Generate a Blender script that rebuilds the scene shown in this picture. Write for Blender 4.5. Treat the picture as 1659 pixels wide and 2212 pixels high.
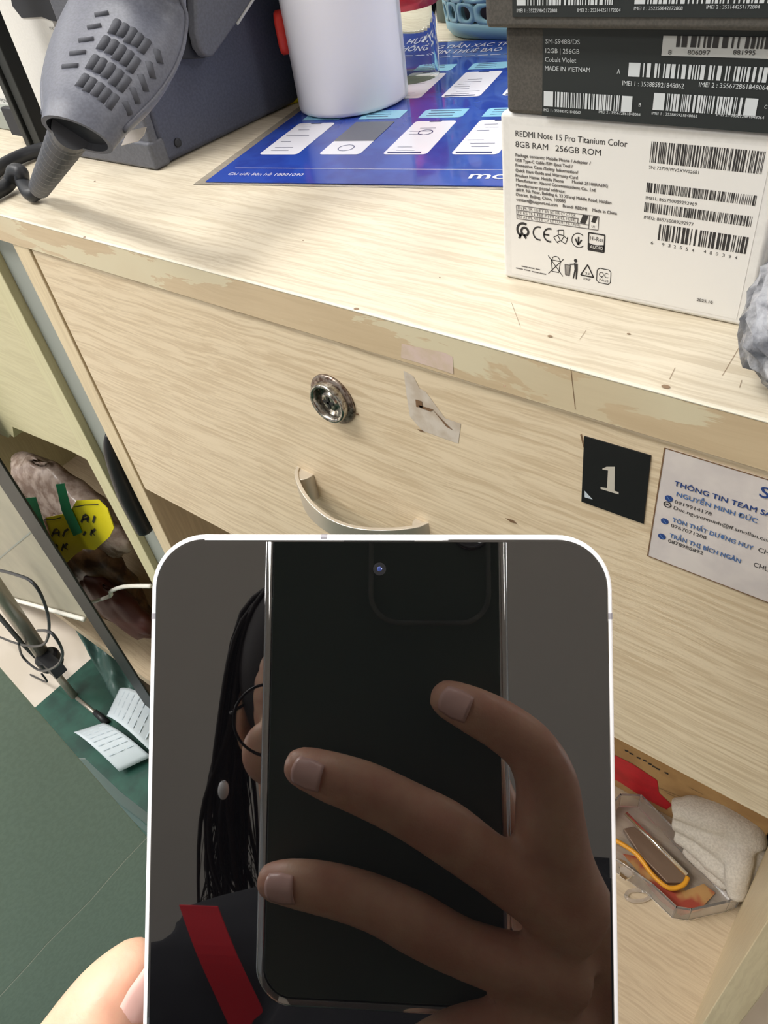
import bpy, math, random
from mathutils import Vector, Matrix
random.seed(7)
R = math.radians
C = bpy.context.scene.collection
for o in list(bpy.data.objects): bpy.data.objects.remove(o)
sc = bpy.context.scene

# ------------------------------------------------------------------ camera
TOP = 0.75                       # counter top height
PX, PY, F = 829.5, 1106.0, 1612.13
AX = Vector((0.78435473, 0.34458497, -0.51579924))   # world X in camera axes (right, down, forward)
AY = Vector((0.60574068, -0.60464808, 0.51718365))
AZ = Vector((-0.1336633, -0.71809603, -0.68298771))
CAM = Vector((0, 0, TOP + 0.14))
def c2w_dir(c):
    c = Vector(c); return Vector((AX.dot(c), AY.dot(c), AZ.dot(c)))
def c2w(c): return CAM + c2w_dir(c)
def ray(px, py): return c2w_dir((px - PX, py - PY, F))
def at_z(px, py, z):
    r = ray(px, py); return CAM + r * ((TOP + z - CAM.z) / r.z)
def at_y(px, py, y):
    r = ray(px, py); return CAM + r * (y / r.y)
def at_x(px, py, x):
    r = ray(px, py); return CAM + r * (x / r.x)
def at_d(px, py, d): return CAM + ray(px, py) * (d / F)

cd = bpy.data.cameras.new('camera'); cam = bpy.data.objects.new('camera', cd); C.objects.link(cam)
cd.sensor_fit = 'VERTICAL'; cd.sensor_height = 36.0; cd.sensor_width = 27.0
cd.lens = 36.0 * F / 2212.0; cd.clip_start = 0.004; cd.clip_end = 50
rt, up, bk = c2w_dir((1, 0, 0)), c2w_dir((0, -1, 0)), c2w_dir((0, 0, -1))
m = Matrix((rt, up, bk)).transposed().to_4x4(); m.translation = CAM
cam.matrix_world = m
sc.camera = cam

# ------------------------------------------------------------------ light
w = bpy.data.worlds.new('world'); sc.world = w; w.use_nodes = True
w.node_tree.nodes['Background'].inputs[0].default_value = (0.93, 0.97, 1.0, 1)
w.node_tree.nodes['Background'].inputs[1].default_value = 0.78
def area(name, loc, rot, sx, sy, power, col=(1, 0.985, 0.96)):
    l = bpy.data.lights.new(name, 'AREA'); l.shape = 'RECTANGLE'; l.size = sx; l.size_y = sy
    l.energy = power; l.color = col
    o = bpy.data.objects.new(name, l); C.objects.link(o); o.location = loc; o.rotation_euler = rot
    return o
CEIL = 2.75
LAMPS = [(-1.2, -0.7), (-1.2, -2.3), (-3.0, -0.7), (-1.2, 1.1), (-3.0, 1.1), (1.0, 1.5), (3.9, 0.6)]  # the last panel is added, to brighten surfaces that face right
POWER = [46, 34, 26, 14, 12, 10, 60]
for i, (x, y) in enumerate(LAMPS):
    area('panel_light', (x, y, CEIL - 0.06), (0, 0, 0), 1.15, 0.55, POWER[i])
v = sc.view_settings; v.view_transform = 'Standard'; v.look = 'None'; v.gamma = 1; v.use_curve_mapping = False
v.exposure = -0.22

# ------------------------------------------------------------------ materials
def mat(name, col, rough=0.5, metal=0.0, spec=0.5, ior=1.45, trans=0.0, alpha=1.0, emit=None, estr=0, sss=0.0, coat=0.0):
    m = bpy.data.materials.new(name); m.use_nodes = True
    b = m.node_tree.nodes['Principled BSDF']
    b.inputs['Base Color'].default_value = (*col, 1); b.inputs['Roughness'].default_value = rough
    b.inputs['Metallic'].default_value = metal; b.inputs['IOR'].default_value = ior
    b.inputs['Specular IOR Level'].default_value = spec
    b.inputs['Transmission Weight'].default_value = trans; b.inputs['Alpha'].default_value = alpha
    b.inputs['Coat Weight'].default_value = coat
    if sss:
        b.inputs['Subsurface Weight'].default_value = sss; b.inputs['Subsurface Radius'].default_value = (0.006, 0.002, 0.001)
        b.inputs['Subsurface Scale'].default_value = 1.0
    if emit: b.inputs['Emission Color'].default_value = (*emit, 1); b.inputs['Emission Strength'].default_value = estr
    return m
def srgb(r, g, b):
    f = lambda c: (c / 255 / 12.92) if c <= 10 else ((c / 255 + 0.055) / 1.055) ** 2.4
    return (f(r), f(g), f(b))
def nodes(m): return m.node_tree.nodes, m.node_tree.links, m.node_tree.nodes['Principled BSDF']
def noise(N, L, vec, scale3, sc_=1.0, detail=4, rough=0.55, dist=0.0):
    mp = N.new('ShaderNodeMapping'); mp.inputs['Scale'].default_value = scale3; L.new(vec, mp.inputs['Vector'])
    n = N.new('ShaderNodeTexNoise'); n.inputs['Scale'].default_value = sc_; n.inputs['Detail'].default_value = detail
    n.inputs['Roughness'].default_value = rough; n.inputs['Distortion'].default_value = dist
    L.new(mp.outputs[0], n.inputs['Vector']); return n.outputs['Fac']
def ramp(N, L, fac, stops):
    r = N.new('ShaderNodeValToRGB'); e = r.color_ramp.elements
    while len(e) < len(stops): e.new(0.5)
    for i, (p, c) in enumerate(stops):
        e[i].position = p; e[i].color = (*c, 1)
    L.new(fac, r.inputs['Fac']); return r.outputs['Color']
def mix(N, L, fac, a, b, mode='MIX'):
    x = N.new('ShaderNodeMix'); x.data_type = 'RGBA'; x.blend_type = mode
    for i, s in ((0, fac), (6, a), (7, b)):
        if hasattr(s, 'default_value') or hasattr(s, 'links'): L.new(s, x.inputs[i])
        else: x.inputs[i].default_value = s if i == 0 else (*s, 1)
    return x.outputs[2]
def wood(name, light, dark, axis='x', rough=0.5, bump=0.12, worn=None, grime=None, contrast=(0.38, 0.60), fine=420):
    """laminate with streaky grain along one world axis (pattern in object space)"""
    m = mat(name, light, rough); N, L, b = nodes(m)
    tc = N.new('ShaderNodeTexCoord').outputs['Object']
    al = 20; s = {'x': (al, fine, fine), 'z': (fine, fine, al), 'y': (fine, al, fine)}[axis]
    s2 = {'x': (5, 90, 90), 'z': (90, 90, 5), 'y': (90, 5, 90)}[axis]
    wob = N.new('ShaderNodeTexNoise'); wob.inputs['Scale'].default_value = 22; L.new(tc, wob.inputs['Vector'])
    mul = N.new('ShaderNodeVectorMath'); mul.operation = 'SCALE'; mul.inputs['Scale'].default_value = 0.006
    L.new(wob.outputs['Color'], mul.inputs[0])
    add = N.new('ShaderNodeVectorMath'); add.operation = 'ADD'; L.new(tc, add.inputs[0]); L.new(mul.outputs[0], add.inputs[1])
    n1 = noise(N, L, add.outputs[0], s, 1.0, 3, 0.6); n2 = noise(N, L, add.outputs[0], s2, 1.0, 3, 0.5)
    c1 = ramp(N, L, n1, [(contrast[0], dark), (contrast[1], light)])
    c2 = ramp(N, L, n2, [(0.3, tuple(x * 0.93 for x in light)), (0.7, tuple(min(1, x * 1.04) for x in light))])
    col = mix(N, L, 0.35, c1, c2)
    if worn:
        nw = noise(N, L, tc, (14, 60, 60) if axis == 'x' else (60, 60, 14), 1.0, 5, 0.62, 0.4)
        msk = ramp(N, L, nw, [(0.50, (0, 0, 0)), (0.515, (1, 1, 1))])
        big = noise(N, L, tc, (5, 5, 5), 1.0, 1); bm = ramp(N, L, big, [(0.42, (0, 0, 0)), (0.5, (1, 1, 1))])
        mm = mix(N, L, 1.0, msk, bm, 'MULTIPLY'); col = mix(N, L, mm, col, worn)
    if grime:
        ng = noise(N, L, tc, (9, 9, 9), 1.0, 6, 0.7, 0.3)
        msk = ramp(N, L, ng, [(0.56, (0, 0, 0)), (0.78, (0.55, 0.55, 0.55))]); col = mix(N, L, msk, col, grime)
    L.new(col, b.inputs['Base Color'])
    bp = N.new('ShaderNodeBump'); bp.inputs['Strength'].default_value = bump; bp.inputs['Distance'].default_value = 0.0006
    L.new(n1, bp.inputs['Height']); L.new(bp.outputs[0], b.inputs['Normal'])
    return m
def speck(name, a, b_, scale=300, rough=0.6, bump=0.0, lo=0.4, hi=0.6, detail=3, **k):
    m = mat(name, a, rough, **k); N, L, b = nodes(m)
    tc = N.new('ShaderNodeTexCoord').outputs['Object']
    n = noise(N, L, tc, (1, 1, 1), scale, detail); L.new(ramp(N, L, n, [(lo, b_), (hi, a)]), b.inputs['Base Color'])
    if bump:
        bp = N.new('ShaderNodeBump'); bp.inputs['Strength'].default_value = bump; bp.inputs['Distance'].default_value = 0.001
        L.new(n, bp.inputs['Height']); L.new(bp.outputs[0], b.inputs['Normal'])
    return m
M = {}
M['top'] = wood('counter_laminate', srgb(220, 210, 189), srgb(192, 178, 153), 'x', 0.34, 0.10, grime=srgb(190, 186, 170), contrast=(0.38, 0.57), fine=560)
M['front'] = wood('drawer_laminate', srgb(226, 208, 177), srgb(194, 171, 137), 'x', 0.42, 0.16, contrast=(0.38, 0.58), fine=560)
M['band'] = wood('edge_band', srgb(205, 184, 150), srgb(196, 174, 140), 'x', 0.4, 0.05, worn=srgb(214, 203, 172))
M['side'] = wood('side_laminate', srgb(222, 204, 168), srgb(206, 186, 150), 'z', 0.42, 0.05)
M['side_green'] = wood('side_laminate_aged', srgb(206, 200, 160), srgb(194, 186, 146), 'z', 0.45, 0.05)
M['front_green'] = wood('drawer_laminate_aged', srgb(206, 198, 160), srgb(190, 181, 142), 'x', 0.45, 0.1)
M['board'] = wood('shaded_shelf_laminate', srgb(192, 174, 146), srgb(170, 150, 124), 'x', 0.5, 0.1, grime=srgb(168, 148, 120))  # laminate darkened all over, shade of the open shelf put into its colour
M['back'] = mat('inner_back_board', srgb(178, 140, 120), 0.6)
M['gap'] = mat('grey_wall_paint', srgb(150, 155, 148), 0.6)
M['black'] = mat('black_plastic', (0.012, 0.012, 0.014), 0.4)
M['blacksteel'] = mat('black_steel', srgb(34, 37, 36), 0.5)
M['cable'] = mat('black_cable_rubber', srgb(44, 46, 50), 0.45)
M['gun'] = speck('grey_gun_plastic', srgb(99, 102, 114), srgb(90, 93, 104), 900, 0.45)
M['gundark'] = mat('dark_slot_plastic', srgb(40, 42, 48), 0.6)
M['station'] = speck('dark_blue_grey_shell', srgb(76, 80, 96), srgb(68, 72, 87), 700, 0.5)
M['stationfront'] = speck('grey_shell_front', srgb(92, 94, 102), srgb(84, 86, 93), 700, 0.5)
M['white'] = mat('white_plastic', srgb(232, 232, 238), 0.35)
M['red'] = mat('red_plastic', srgb(215, 55, 45), 0.35)
M['steel'] = mat('brushed_nickel', srgb(206, 198, 184), 0.42, 0.8)
M['oldsteel'] = speck('worn_chrome', srgb(190, 188, 180), srgb(120, 108, 96), 500, 0.22, 0.1, 0.35, 0.6, metal=1.0)
M['rust'] = speck('tarnished_chrome', srgb(150, 138, 128), srgb(98, 78, 68), 420, 0.35, 0.2, 0.4, 0.55, metal=0.85)
M['darkhole'] = mat('dark_keyway', (0.01, 0.01, 0.01), 0.4)
M['wbox'] = speck('white_carton', srgb(226, 224, 219), srgb(222, 220, 215), 600, 0.55)
M['gbox'] = speck('charcoal_carton', srgb(84, 80, 74), srgb(72, 69, 64), 1500, 0.7)
M['blabel'] = mat('black_label_film', srgb(33, 38, 38), 0.55)
M['inkw'] = mat('pale_ink', srgb(205, 210, 212), 0.6)
M['inkgrey'] = mat('pale_grey_sticker', srgb(190, 192, 190), 0.5)
M['inkd'] = mat('dark_grey_ink', srgb(48, 46, 46), 0.6)
M['inkm'] = mat('mid_grey_ink', srgb(110, 106, 104), 0.6)
M['inkblue'] = mat('blue_ink', srgb(44, 70, 130), 0.6)
M['inkblue2'] = mat('light_blue_ink', srgb(84, 118, 170), 0.6)
M['card'] = speck('greyed_paper_label', srgb(216, 208, 202), srgb(206, 198, 194), 60, 0.5)
M['black1'] = mat('black_vinyl', srgb(24, 24, 25), 0.45)
M['silverink'] = mat('silver_number_ink', srgb(196, 190, 176), 0.4)
M['residue'] = speck('tape_residue', srgb(206, 196, 182), srgb(190, 176, 158), 120, 0.6)
M['residue_pink'] = speck('pinkish_tape_residue', srgb(212, 190, 178), srgb(204, 184, 162), 160, 0.6)
M['dirt'] = mat('brown_dirt', srgb(120, 92, 66), 0.8)
M['matblue'] = speck('blue_print', srgb(40, 64, 156), srgb(46, 76, 170), 30, 0.12, lo=0.45, hi=0.55, coat=0.4)
M['clear'] = mat('clear_plastic_film', (1, 1, 1), 0.08, ior=1.3, trans=1.0)
M['cardwhite'] = mat('print_white', srgb(226, 226, 236), 0.15)
M['cardcyan'] = mat('print_pale_cyan', srgb(140, 196, 222), 0.15)
M['cardgrey'] = mat('print_grey', srgb(98, 100, 110), 0.15)
M['inknavy'] = mat('print_navy', srgb(60, 66, 110), 0.2)
M['glass'] = mat('clear_acrylic', (0.93, 0.95, 0.95), 0.05, ior=1.04, trans=1.0)
M['redglass'] = mat('red_tinted_plastic', srgb(226, 90, 100), 0.1, ior=1.3, trans=0.7)
M['basket'] = mat('pale_blue_plastic', srgb(132, 176, 190), 0.4)
M['yellow'] = mat('yellow_plastic', srgb(232, 216, 20), 0.5)
M['green'] = mat('green_tape', srgb(28, 140, 96), 0.45)
M['bag'] = speck('brown_items_seen_through_bag', srgb(112, 84, 60), srgb(60, 40, 30), 45, 0.35, 0.6)
M['bagclear'] = speck('milky_bag_plastic', srgb(196, 178, 166), srgb(150, 130, 118), 60, 0.25, 0.8)
M['whitecable'] = mat('white_cable_rubber', srgb(225, 222, 212), 0.5)
M['floor'] = speck('beige_tile', srgb(206, 196, 184), srgb(196, 186, 172), 9, 0.4)
M['tilegreen'] = speck('dark_green_tile', srgb(34, 78, 66), srgb(22, 58, 50), 25, 0.4)
M['panelgreen'] = speck('grey_green_panel', srgb(146, 172, 158), srgb(139, 164, 150), 260, 0.55)
M['panelline'] = mat('pale_scratch', srgb(200, 214, 200), 0.6)
M['paper'] = mat('white_paper', srgb(196, 206, 212), 0.6)
M['greyglass'] = mat('blue_grey_glass_edge', srgb(168, 188, 192), 0.2)
M['greyboard'] = speck('grey_beige_board', srgb(170, 164, 144), srgb(160, 154, 136), 14, 0.5)
M['pole'] = mat('grey_metal_tube', srgb(168, 160, 148), 0.35, 0.6)
M['cardboard'] = speck('brown_cardboard', srgb(186, 148, 98), srgb(170, 132, 86), 30, 0.7)
M['redtape'] = speck('red_tape', srgb(200, 20, 40), srgb(176, 10, 28), 40, 0.4)
M['cloth'] = speck('grey_cloth', srgb(208, 200, 188), srgb(194, 186, 174), 500, 0.9, 0.8)
M['acrylic'] = mat('scratched_acrylic', (0.94, 0.90, 0.86), 0.05, ior=1.42, trans=0.9)
M['brass'] = mat('yellow_cord', srgb(214, 150, 40), 0.4)
M['chrome'] = mat('bright_steel', srgb(230, 226, 220), 0.12, 1.0)
M['foam'] = speck('grey_bubble_wrap', srgb(176, 178, 184), srgb(98, 100, 106), 120, 0.25, 1.0, detail=5)
M['frame'] = mat('silver_phone_frame', srgb(250, 250, 253), 0.32, 0.15)
M['band_ant'] = mat('antenna_band', srgb(160, 158, 166), 0.4)
M['screen'] = mat('phone_glass', (0.002, 0.002, 0.0025), 0.012, ior=2.2)
M['lens'] = mat('lens_glass', srgb(14, 18, 40), 0.02, ior=2.2)
M['phoneback'] = mat('dark_phone_back', srgb(74, 88, 84), 0.4)
M['case'] = mat('clear_case_plastic', (0.97, 0.96, 0.93), 0.06, ior=1.45, trans=0.95)
M['hair'] = mat('black_hair', srgb(34, 26, 24), 0.65, spec=0.25)
M['shirt'] = mat('black_fabric', srgb(36, 37, 43), 0.9)
M['lanyard'] = mat('red_lanyard_fabric', srgb(214, 24, 44), 0.6)
M['glassframe'] = mat('dark_spectacle_frame', srgb(24, 20, 20), 0.3)
M['specglass'] = mat('spectacle_lens', (0.95, 0.97, 0.97), 0.01, ior=1.15, trans=1.0)
M['nail'] = mat('fingernail', srgb(238, 194, 184), 0.25)
M['ceiling'] = mat('ceiling_paint', srgb(232, 230, 230), 0.8)
M['led'] = mat('led_diffuser', (1, 1, 1), 0.5, emit=(1, 0.98, 0.95), estr=9)
def skin():
    m = mat('skin', srgb(226, 178, 154), 0.42, sss=0.25); N, L, b = nodes(m)
    tc = N.new('ShaderNodeTexCoord').outputs['Object']
    n = noise(N, L, tc, (1, 1, 1), 60, 4)
    L.new(ramp(N, L, n, [(0.35, srgb(218, 162, 138)), (0.65, srgb(232, 188, 160))]), b.inputs['Base Color'])
    n2 = noise(N, L, tc, (1, 1, 1), 900, 3); bp = N.new('ShaderNodeBump'); bp.inputs['Strength'].default_value = 0.25
    bp.inputs['Distance'].default_value = 0.0004; L.new(n2, bp.inputs['Height']); L.new(bp.outputs[0], b.inputs['Normal'])
    return m
M['skin'] = skin()

# ------------------------------------------------------------------ mesh helpers (all vertices are given in world space)
class MB:
    def __init__(s): s.v = []; s.f = []; s.mi = []; s.cur = 0
    def add(s, vs, fs):
        b = len(s.v); s.v += [Vector(x) for x in vs]
        for f in fs: s.f.append([b + i for i in f]); s.mi.append(s.cur)
        return s
    def mat(s, i): s.cur = i; return s
    def box(s, a, b):
        x0, y0, z0 = a; x1, y1, z1 = b
        vs = [(x0, y0, z0), (x1, y0, z0), (x1, y1, z0), (x0, y1, z0), (x0, y0, z1), (x1, y0, z1), (x1, y1, z1), (x0, y1, z1)]
        return s.add(vs, [(0, 3, 2, 1), (4, 5, 6, 7), (0, 1, 5, 4), (1, 2, 6, 5), (2, 3, 7, 6), (3, 0, 4, 7)])
    def loft(s, rings, cap=True, closed=True):
        n = len(rings[0]); vs = [p for r in rings for p in r]; fs = []
        for i in range(len(rings) - 1):
            for j in range(n if closed else n - 1):
                k = (j + 1) % n; fs.append((i * n + j, i * n + k, (i + 1) * n + k, (i + 1) * n + j))
        if cap: fs.append(tuple(range(n - 1, -1, -1))); fs.append(tuple((len(rings) - 1) * n + j for j in range(n)))
        return s.add(vs, fs)
    def tube(s, pts, rad, n=12, flat=1.0, upv=None, cap=True):
        pts = [Vector(p) for p in pts]; rr = rad if isinstance(rad, (list, tuple)) else [rad] * len(pts)
        rings = []; prev = None
        for i, p in enumerate(pts):
            t = (pts[min(i + 1, len(pts) - 1)] - pts[max(i - 1, 0)]).normalized()
            if prev is None:
                a = Vector(upv) if upv is not None else (Vector((0, 0, 1)) if abs(t.z) < 0.9 else Vector((1, 0, 0)))
            else: a = prev
            a = (a - t * a.dot(t)).normalized(); bb = t.cross(a); prev = a
            rings.append([p + (a * math.cos(q) * flat + bb * math.sin(q)) * rr[i] for q in [2 * math.pi * k / n for k in range(n)]])
        return s.loft(rings, cap)
    def lathe(s, o, ax, prof, n=40, ref=None, cap=True):
        o = Vector(o); ax = Vector(ax).normalized(); a = Vector(ref) if ref is not None else (Vector((1, 0, 0)) if abs(ax.x) < 0.9 else Vector((0, 1, 0)))
        a = (a - ax * a.dot(ax)).normalized(); b = ax.cross(a)
        return s.loft([[o + ax * h + (a * math.cos(q) + b * math.sin(q)) * r for q in [2 * math.pi * k / n for k in range(n)]] for r, h in prof], cap)
    def prism(s, poly, off):
        off = Vector(off); a = [Vector(p) for p in poly]; b = [p + off for p in a]; n = len(a)
        fs = [tuple(range(n - 1, -1, -1)), tuple(range(n, 2 * n))] + [(i, (i + 1) % n, n + (i + 1) % n, n + i) for i in range(n)]
        return s.add(a + b, fs)
    def quad(s, a, b, c, d): return s.add([a, b, c, d], [(0, 1, 2, 3)])
    def ellip(s, o, ax, ay, az, nu=24, nv=14):
        o = Vector(o); ax, ay, az = Vector(ax), Vector(ay), Vector(az); rings = []
        for i in range(1, nv):
            t = math.pi * i / nv; rings.append([o + az * math.cos(t) + (ax * math.cos(q) + ay * math.sin(q)) * math.sin(t) for q in [2 * math.pi * k / nu for k in range(nu)]])
        b = len(s.v); s.loft(rings, cap=False); top = len(s.v); s.v += [o + az, o - az]
        for j in range(nu):
            s.f.append([top, b + j, b + (j + 1) % nu]); s.mi.append(s.cur)
            e = b + (nv - 2) * nu; s.f.append([top + 1, e + (j + 1) % nu, e + j]); s.mi.append(s.cur)
        return s
    def grid(s, fn, nu, nv, thick=None):
        vs = [Vector(fn(i / nu, j / nv)) for j in range(nv + 1) for i in range(nu + 1)]
        fs = [(j * (nu + 1) + i, j * (nu + 1) + i + 1, (j + 1) * (nu + 1) + i + 1, (j + 1) * (nu + 1) + i) for j in range(nv) for i in range(nu)]
        return s.add(vs, fs)
    def build(s, name, mats, parent=None, smooth=False, bevel=0, seg=2, solid=0, sub=0, origin=None):
        me = bpy.data.meshes.new(name)
        if not isinstance(mats, (list, tuple)): mats = [mats]
        if parent is not None: L = parent['_o'] if '_o' in parent else (0, 0, 0); L = Vector(L)
        elif origin is not None: L = Vector(origin)
        else:
            xs = [p.x for p in s.v]; ys = [p.y for p in s.v]; zs = [p.z for p in s.v]
            L = Vector(((min(xs) + max(xs)) / 2, (min(ys) + max(ys)) / 2, min(zs)))
        me.from_pydata([tuple(p - L) for p in s.v], [], s.f)
        for mm in mats: me.materials.append(mm)
        for i, p in enumerate(me.polygons): p.material_index = s.mi[i]; p.use_smooth = bool(smooth)
        me.validate(); me.update()
        o = bpy.data.objects.new(name, me); C.objects.link(o)
        if parent is not None: o.parent = parent
        else: o.location = L
        o['_o'] = tuple(L)
        if bevel:
            b = o.modifiers.new('bevel', 'BEVEL'); b.width = bevel; b.segments = seg; b.limit_method = 'ANGLE'; b.angle_limit = R(40)
            for p in me.polygons: p.use_smooth = True
            b.harden_normals = True
        if solid:
            q = o.modifiers.new('solid', 'SOLIDIFY'); q.thickness = solid; q.offset = 0
        if sub:
            q = o.modifiers.new('sub', 'SUBSURF'); q.levels = sub; q.render_levels = sub
            for p in me.polygons: p.use_smooth = True
        return o
def tag(o, label=None, cat=None, group=None, kind=None):
    for k, x in (('label', label), ('category', cat), ('group', group), ('kind', kind)):
        if x: o[k] = x
    return o
def thing(name, label, cat, loc, group=None):
    o = bpy.data.objects.new(name, None); C.objects.link(o); o.location = loc; o.empty_display_size = 0.02
    o['_o'] = tuple(loc); return tag(o, label, cat, group)
def bez(pts, n=8):
    """Catmull-Rom through points"""
    P = [Vector(p) for p in pts]; out = []
    for i in range(len(P) - 1):
        p0, p1, p2, p3 = P[max(i - 1, 0)], P[i], P[i + 1], P[min(i + 2, len(P) - 1)]
        for k in range(n):
            t = k / n; out.append(0.5 * ((2 * p1) + (p2 - p0) * t + (2 * p0 - 5 * p1 + 4 * p2 - p3) * t * t + (3 * p1 - p0 - 3 * p2 + p3) * t ** 3))
    out.append(P[-1]); return out
def lerp_r(rs, n):
    out = []
    for i in range(len(rs) - 1):
        for k in range(n):
            t = k / n; out.append(rs[i] * (1 - t) + rs[i + 1] * t)
    out.append(rs[-1]); return out

# ------------------------------------------------------------------ printing on flat faces
_tc = {}
def text2d(s, bold=False):
    key = (s, bold)
    if key in _tc: return _tc[key]
    cu = bpy.data.curves.new('t', 'FONT'); cu.body = s; cu.size = 1; cu.fill_mode = 'FRONT'; cu.resolution_u = 3
    o = bpy.data.objects.new('t', cu); C.objects.link(o)
    dg = bpy.context.evaluated_depsgraph_get(); me = bpy.data.meshes.new_from_object(o.evaluated_get(dg))
    vs = [(p.co.x, p.co.y) for p in me.vertices]; fs = [tuple(p.vertices) for p in me.polygons]
    bpy.data.objects.remove(o); bpy.data.curves.remove(cu); bpy.data.meshes.remove(me)
    vs = [(x, y, 0.0) for x, y in vs]
    if bold:
        n0 = len(vs); base = list(vs); fb0 = list(fs)
        for k, (dx, dy) in enumerate(((.03, 0), (.015, .012), (.015, -.012))):
            vs = vs + [(x + dx, y + dy, 0.00003 * (k + 1)) for x, y, _ in base]; fs = fs + [tuple(i + n0 * (k + 1) for i in f) for f in fb0]
    _tc[key] = (vs, fs); return vs, fs
class Face:
    """flat printed face: origin o, unit axes u (right) and v (up), outward normal n"""
    def __init__(s, o, u, v):
        s.o = Vector(o); s.u = Vector(u).normalized(); s.v = Vector(v).normalized(); s.n = s.u.cross(s.v).normalized(); s.lift = 0.00012
    def uv(s, px, py):
        r = ray(px, py); t = (s.o - CAM).dot(s.n) / r.dot(s.n); d = CAM + r * t - s.o
        return d.dot(s.u), d.dot(s.v)
    def P(s, a, b, h=None): return s.o + s.u * a + s.v * b + s.n * (s.lift if h is None else h)
    def rect(s, mb, a0, b0, a1, b1, h=None): return mb.quad(s.P(a0, b0, h), s.P(a1, b0, h), s.P(a1, b1, h), s.P(a0, b1, h))
    def poly(s, mb, pts, h=None): return mb.add([s.P(a, b, h) for a, b in pts], [tuple(range(len(pts)))])
    def text(s, mb, string, a, b, width=None, height=None, bold=False, h=None, rot=0):
        vs, fs = text2d(string, bold)
        if not vs: return
        x0 = min(q[0] for q in vs); x1 = max(q[0] for q in vs); hh = 0.70
        if width is None: k = height / hh; sx = sy = k
        else:
            sx = width / (x1 - x0); sy = sx if height is None else height / hh
        ca, sa = math.cos(rot), math.sin(rot)
        h0 = s.lift if h is None else h
        mb.add([s.P(a + (x - x0) * sx * ca - y * sy * sa, b + (x - x0) * sx * sa + y * sy * ca, h0 + z_) for x, y, z_ in vs], fs)
    def ptext(s, mb, string, p0, p1, hpx=None, bold=False, h=None):
        """string with its baseline from pixel p0 to pixel p1 of the photograph; cap height in pixels"""
        a0, b0 = s.uv(*p0); a1, b1 = s.uv(*p1); height = None
        if hpx: q = s.uv(p0[0], p0[1] - hpx); height = q[1] - b0
        if abs(s.n.y) > .9: b1 = b0
        s.text(mb, string, a0, b0, math.hypot(a1 - a0, b1 - b0), height, bold, h, math.atan2(b1 - b0, a1 - a0))
    def bars(s, mb, a0, b0, a1, b1, n=45, seed=1, h=None, fill=0.55):
        rnd = random.Random(seed); ws = [rnd.choice((1, 1, 1, 2, 2, 3)) for _ in range(2 * n + 1)]; tot = sum(ws); x = a0; k = (a1 - a0) / tot
        for i, w_ in enumerate(ws):
            if i % 2 == 0: s.rect(mb, x, b0, x + w_ * k, b1, h)
            x += w_ * k
    def pbars(s, mb, tl, tr, hpx, **k):
        a0, b0 = s.uv(*tl); a1, b1 = s.uv(*tr); q = s.uv(tl[0], tl[1] + hpx); bm = (b0 + b1) / 2
        s.bars(mb, a0, bm - (b0 - q[1]), a1, bm, **k)
    def arc(s, mb, a, b, r, w_, t0, t1, n=16, h=None):
        for i in range(n):
            q0 = R(t0 + (t1 - t0) * i / n); q1 = R(t0 + (t1 - t0) * (i + 1) / n)
            mb.quad(s.P(a + (r - w_) * math.cos(q0), b + (r - w_) * math.sin(q0), h), s.P(a + r * math.cos(q0), b + r * math.sin(q0), h),
                    s.P(a + r * math.cos(q1), b + r * math.sin(q1), h), s.P(a + (r - w_) * math.cos(q1), b + (r - w_) * math.sin(q1), h))
    def line(s, mb, p, q, w_, h=None):
        p = Vector(p); q = Vector(q); d = (q - p).normalized(); e = Vector((-d.y, d.x)) * w_ / 2
        mb.quad(s.P(*(p + e), h), s.P(*(p - e), h), s.P(*(q - e), h), s.P(*(q + e), h))
    def pline(s, mb, pts, w_, h=None):
        for i in range(len(pts) - 1): s.line(mb, pts[i], pts[i + 1], w_, h)

# ================================================================== THE SETTING
Z = lambda z: TOP + z
YF = 0.1908                       # front plane of the cabinets
o = MB().box((-6, -8, -0.05), (9, 4, 0)).build('floor', M['floor']); tag(o, kind='structure')
fb = MB()
fb.box((-0.871, -1.2, 0.0), (0.6, 0.188, 0.0012)); o = fb.build('floor_green_tiles', M['tilegreen']); tag(o, kind='structure')
o = MB().box((-6, -8, CEIL), (9, 4, CEIL + 0.1)).build('ceiling', M['ceiling']); tag(o, kind='structure')
o = MB().box((-4, 3.6, 0), (4, 3.7, CEIL)).build('wall_back', M['ceiling']); tag(o, kind='structure')
for i, (x, y) in enumerate(LAMPS):
    t = thing('ceiling_light', 'unseen square white LED panel placed on the ceiling over the shop', 'ceiling light', (x, y, CEIL), 'LED panels on the ceiling')  # far right fixture goes with the added lamp
    MB().box((x - 0.6, y - 0.3, CEIL - 0.03), (x + 0.6, y + 0.3, CEIL)).build('frame', M['white'], t)
    MB().box((x - 0.57, y - 0.27, CEIL - 0.034), (x + 0.57, y + 0.27, CEIL - 0.0301)).build('diffuser', M['led'], t)

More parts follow.
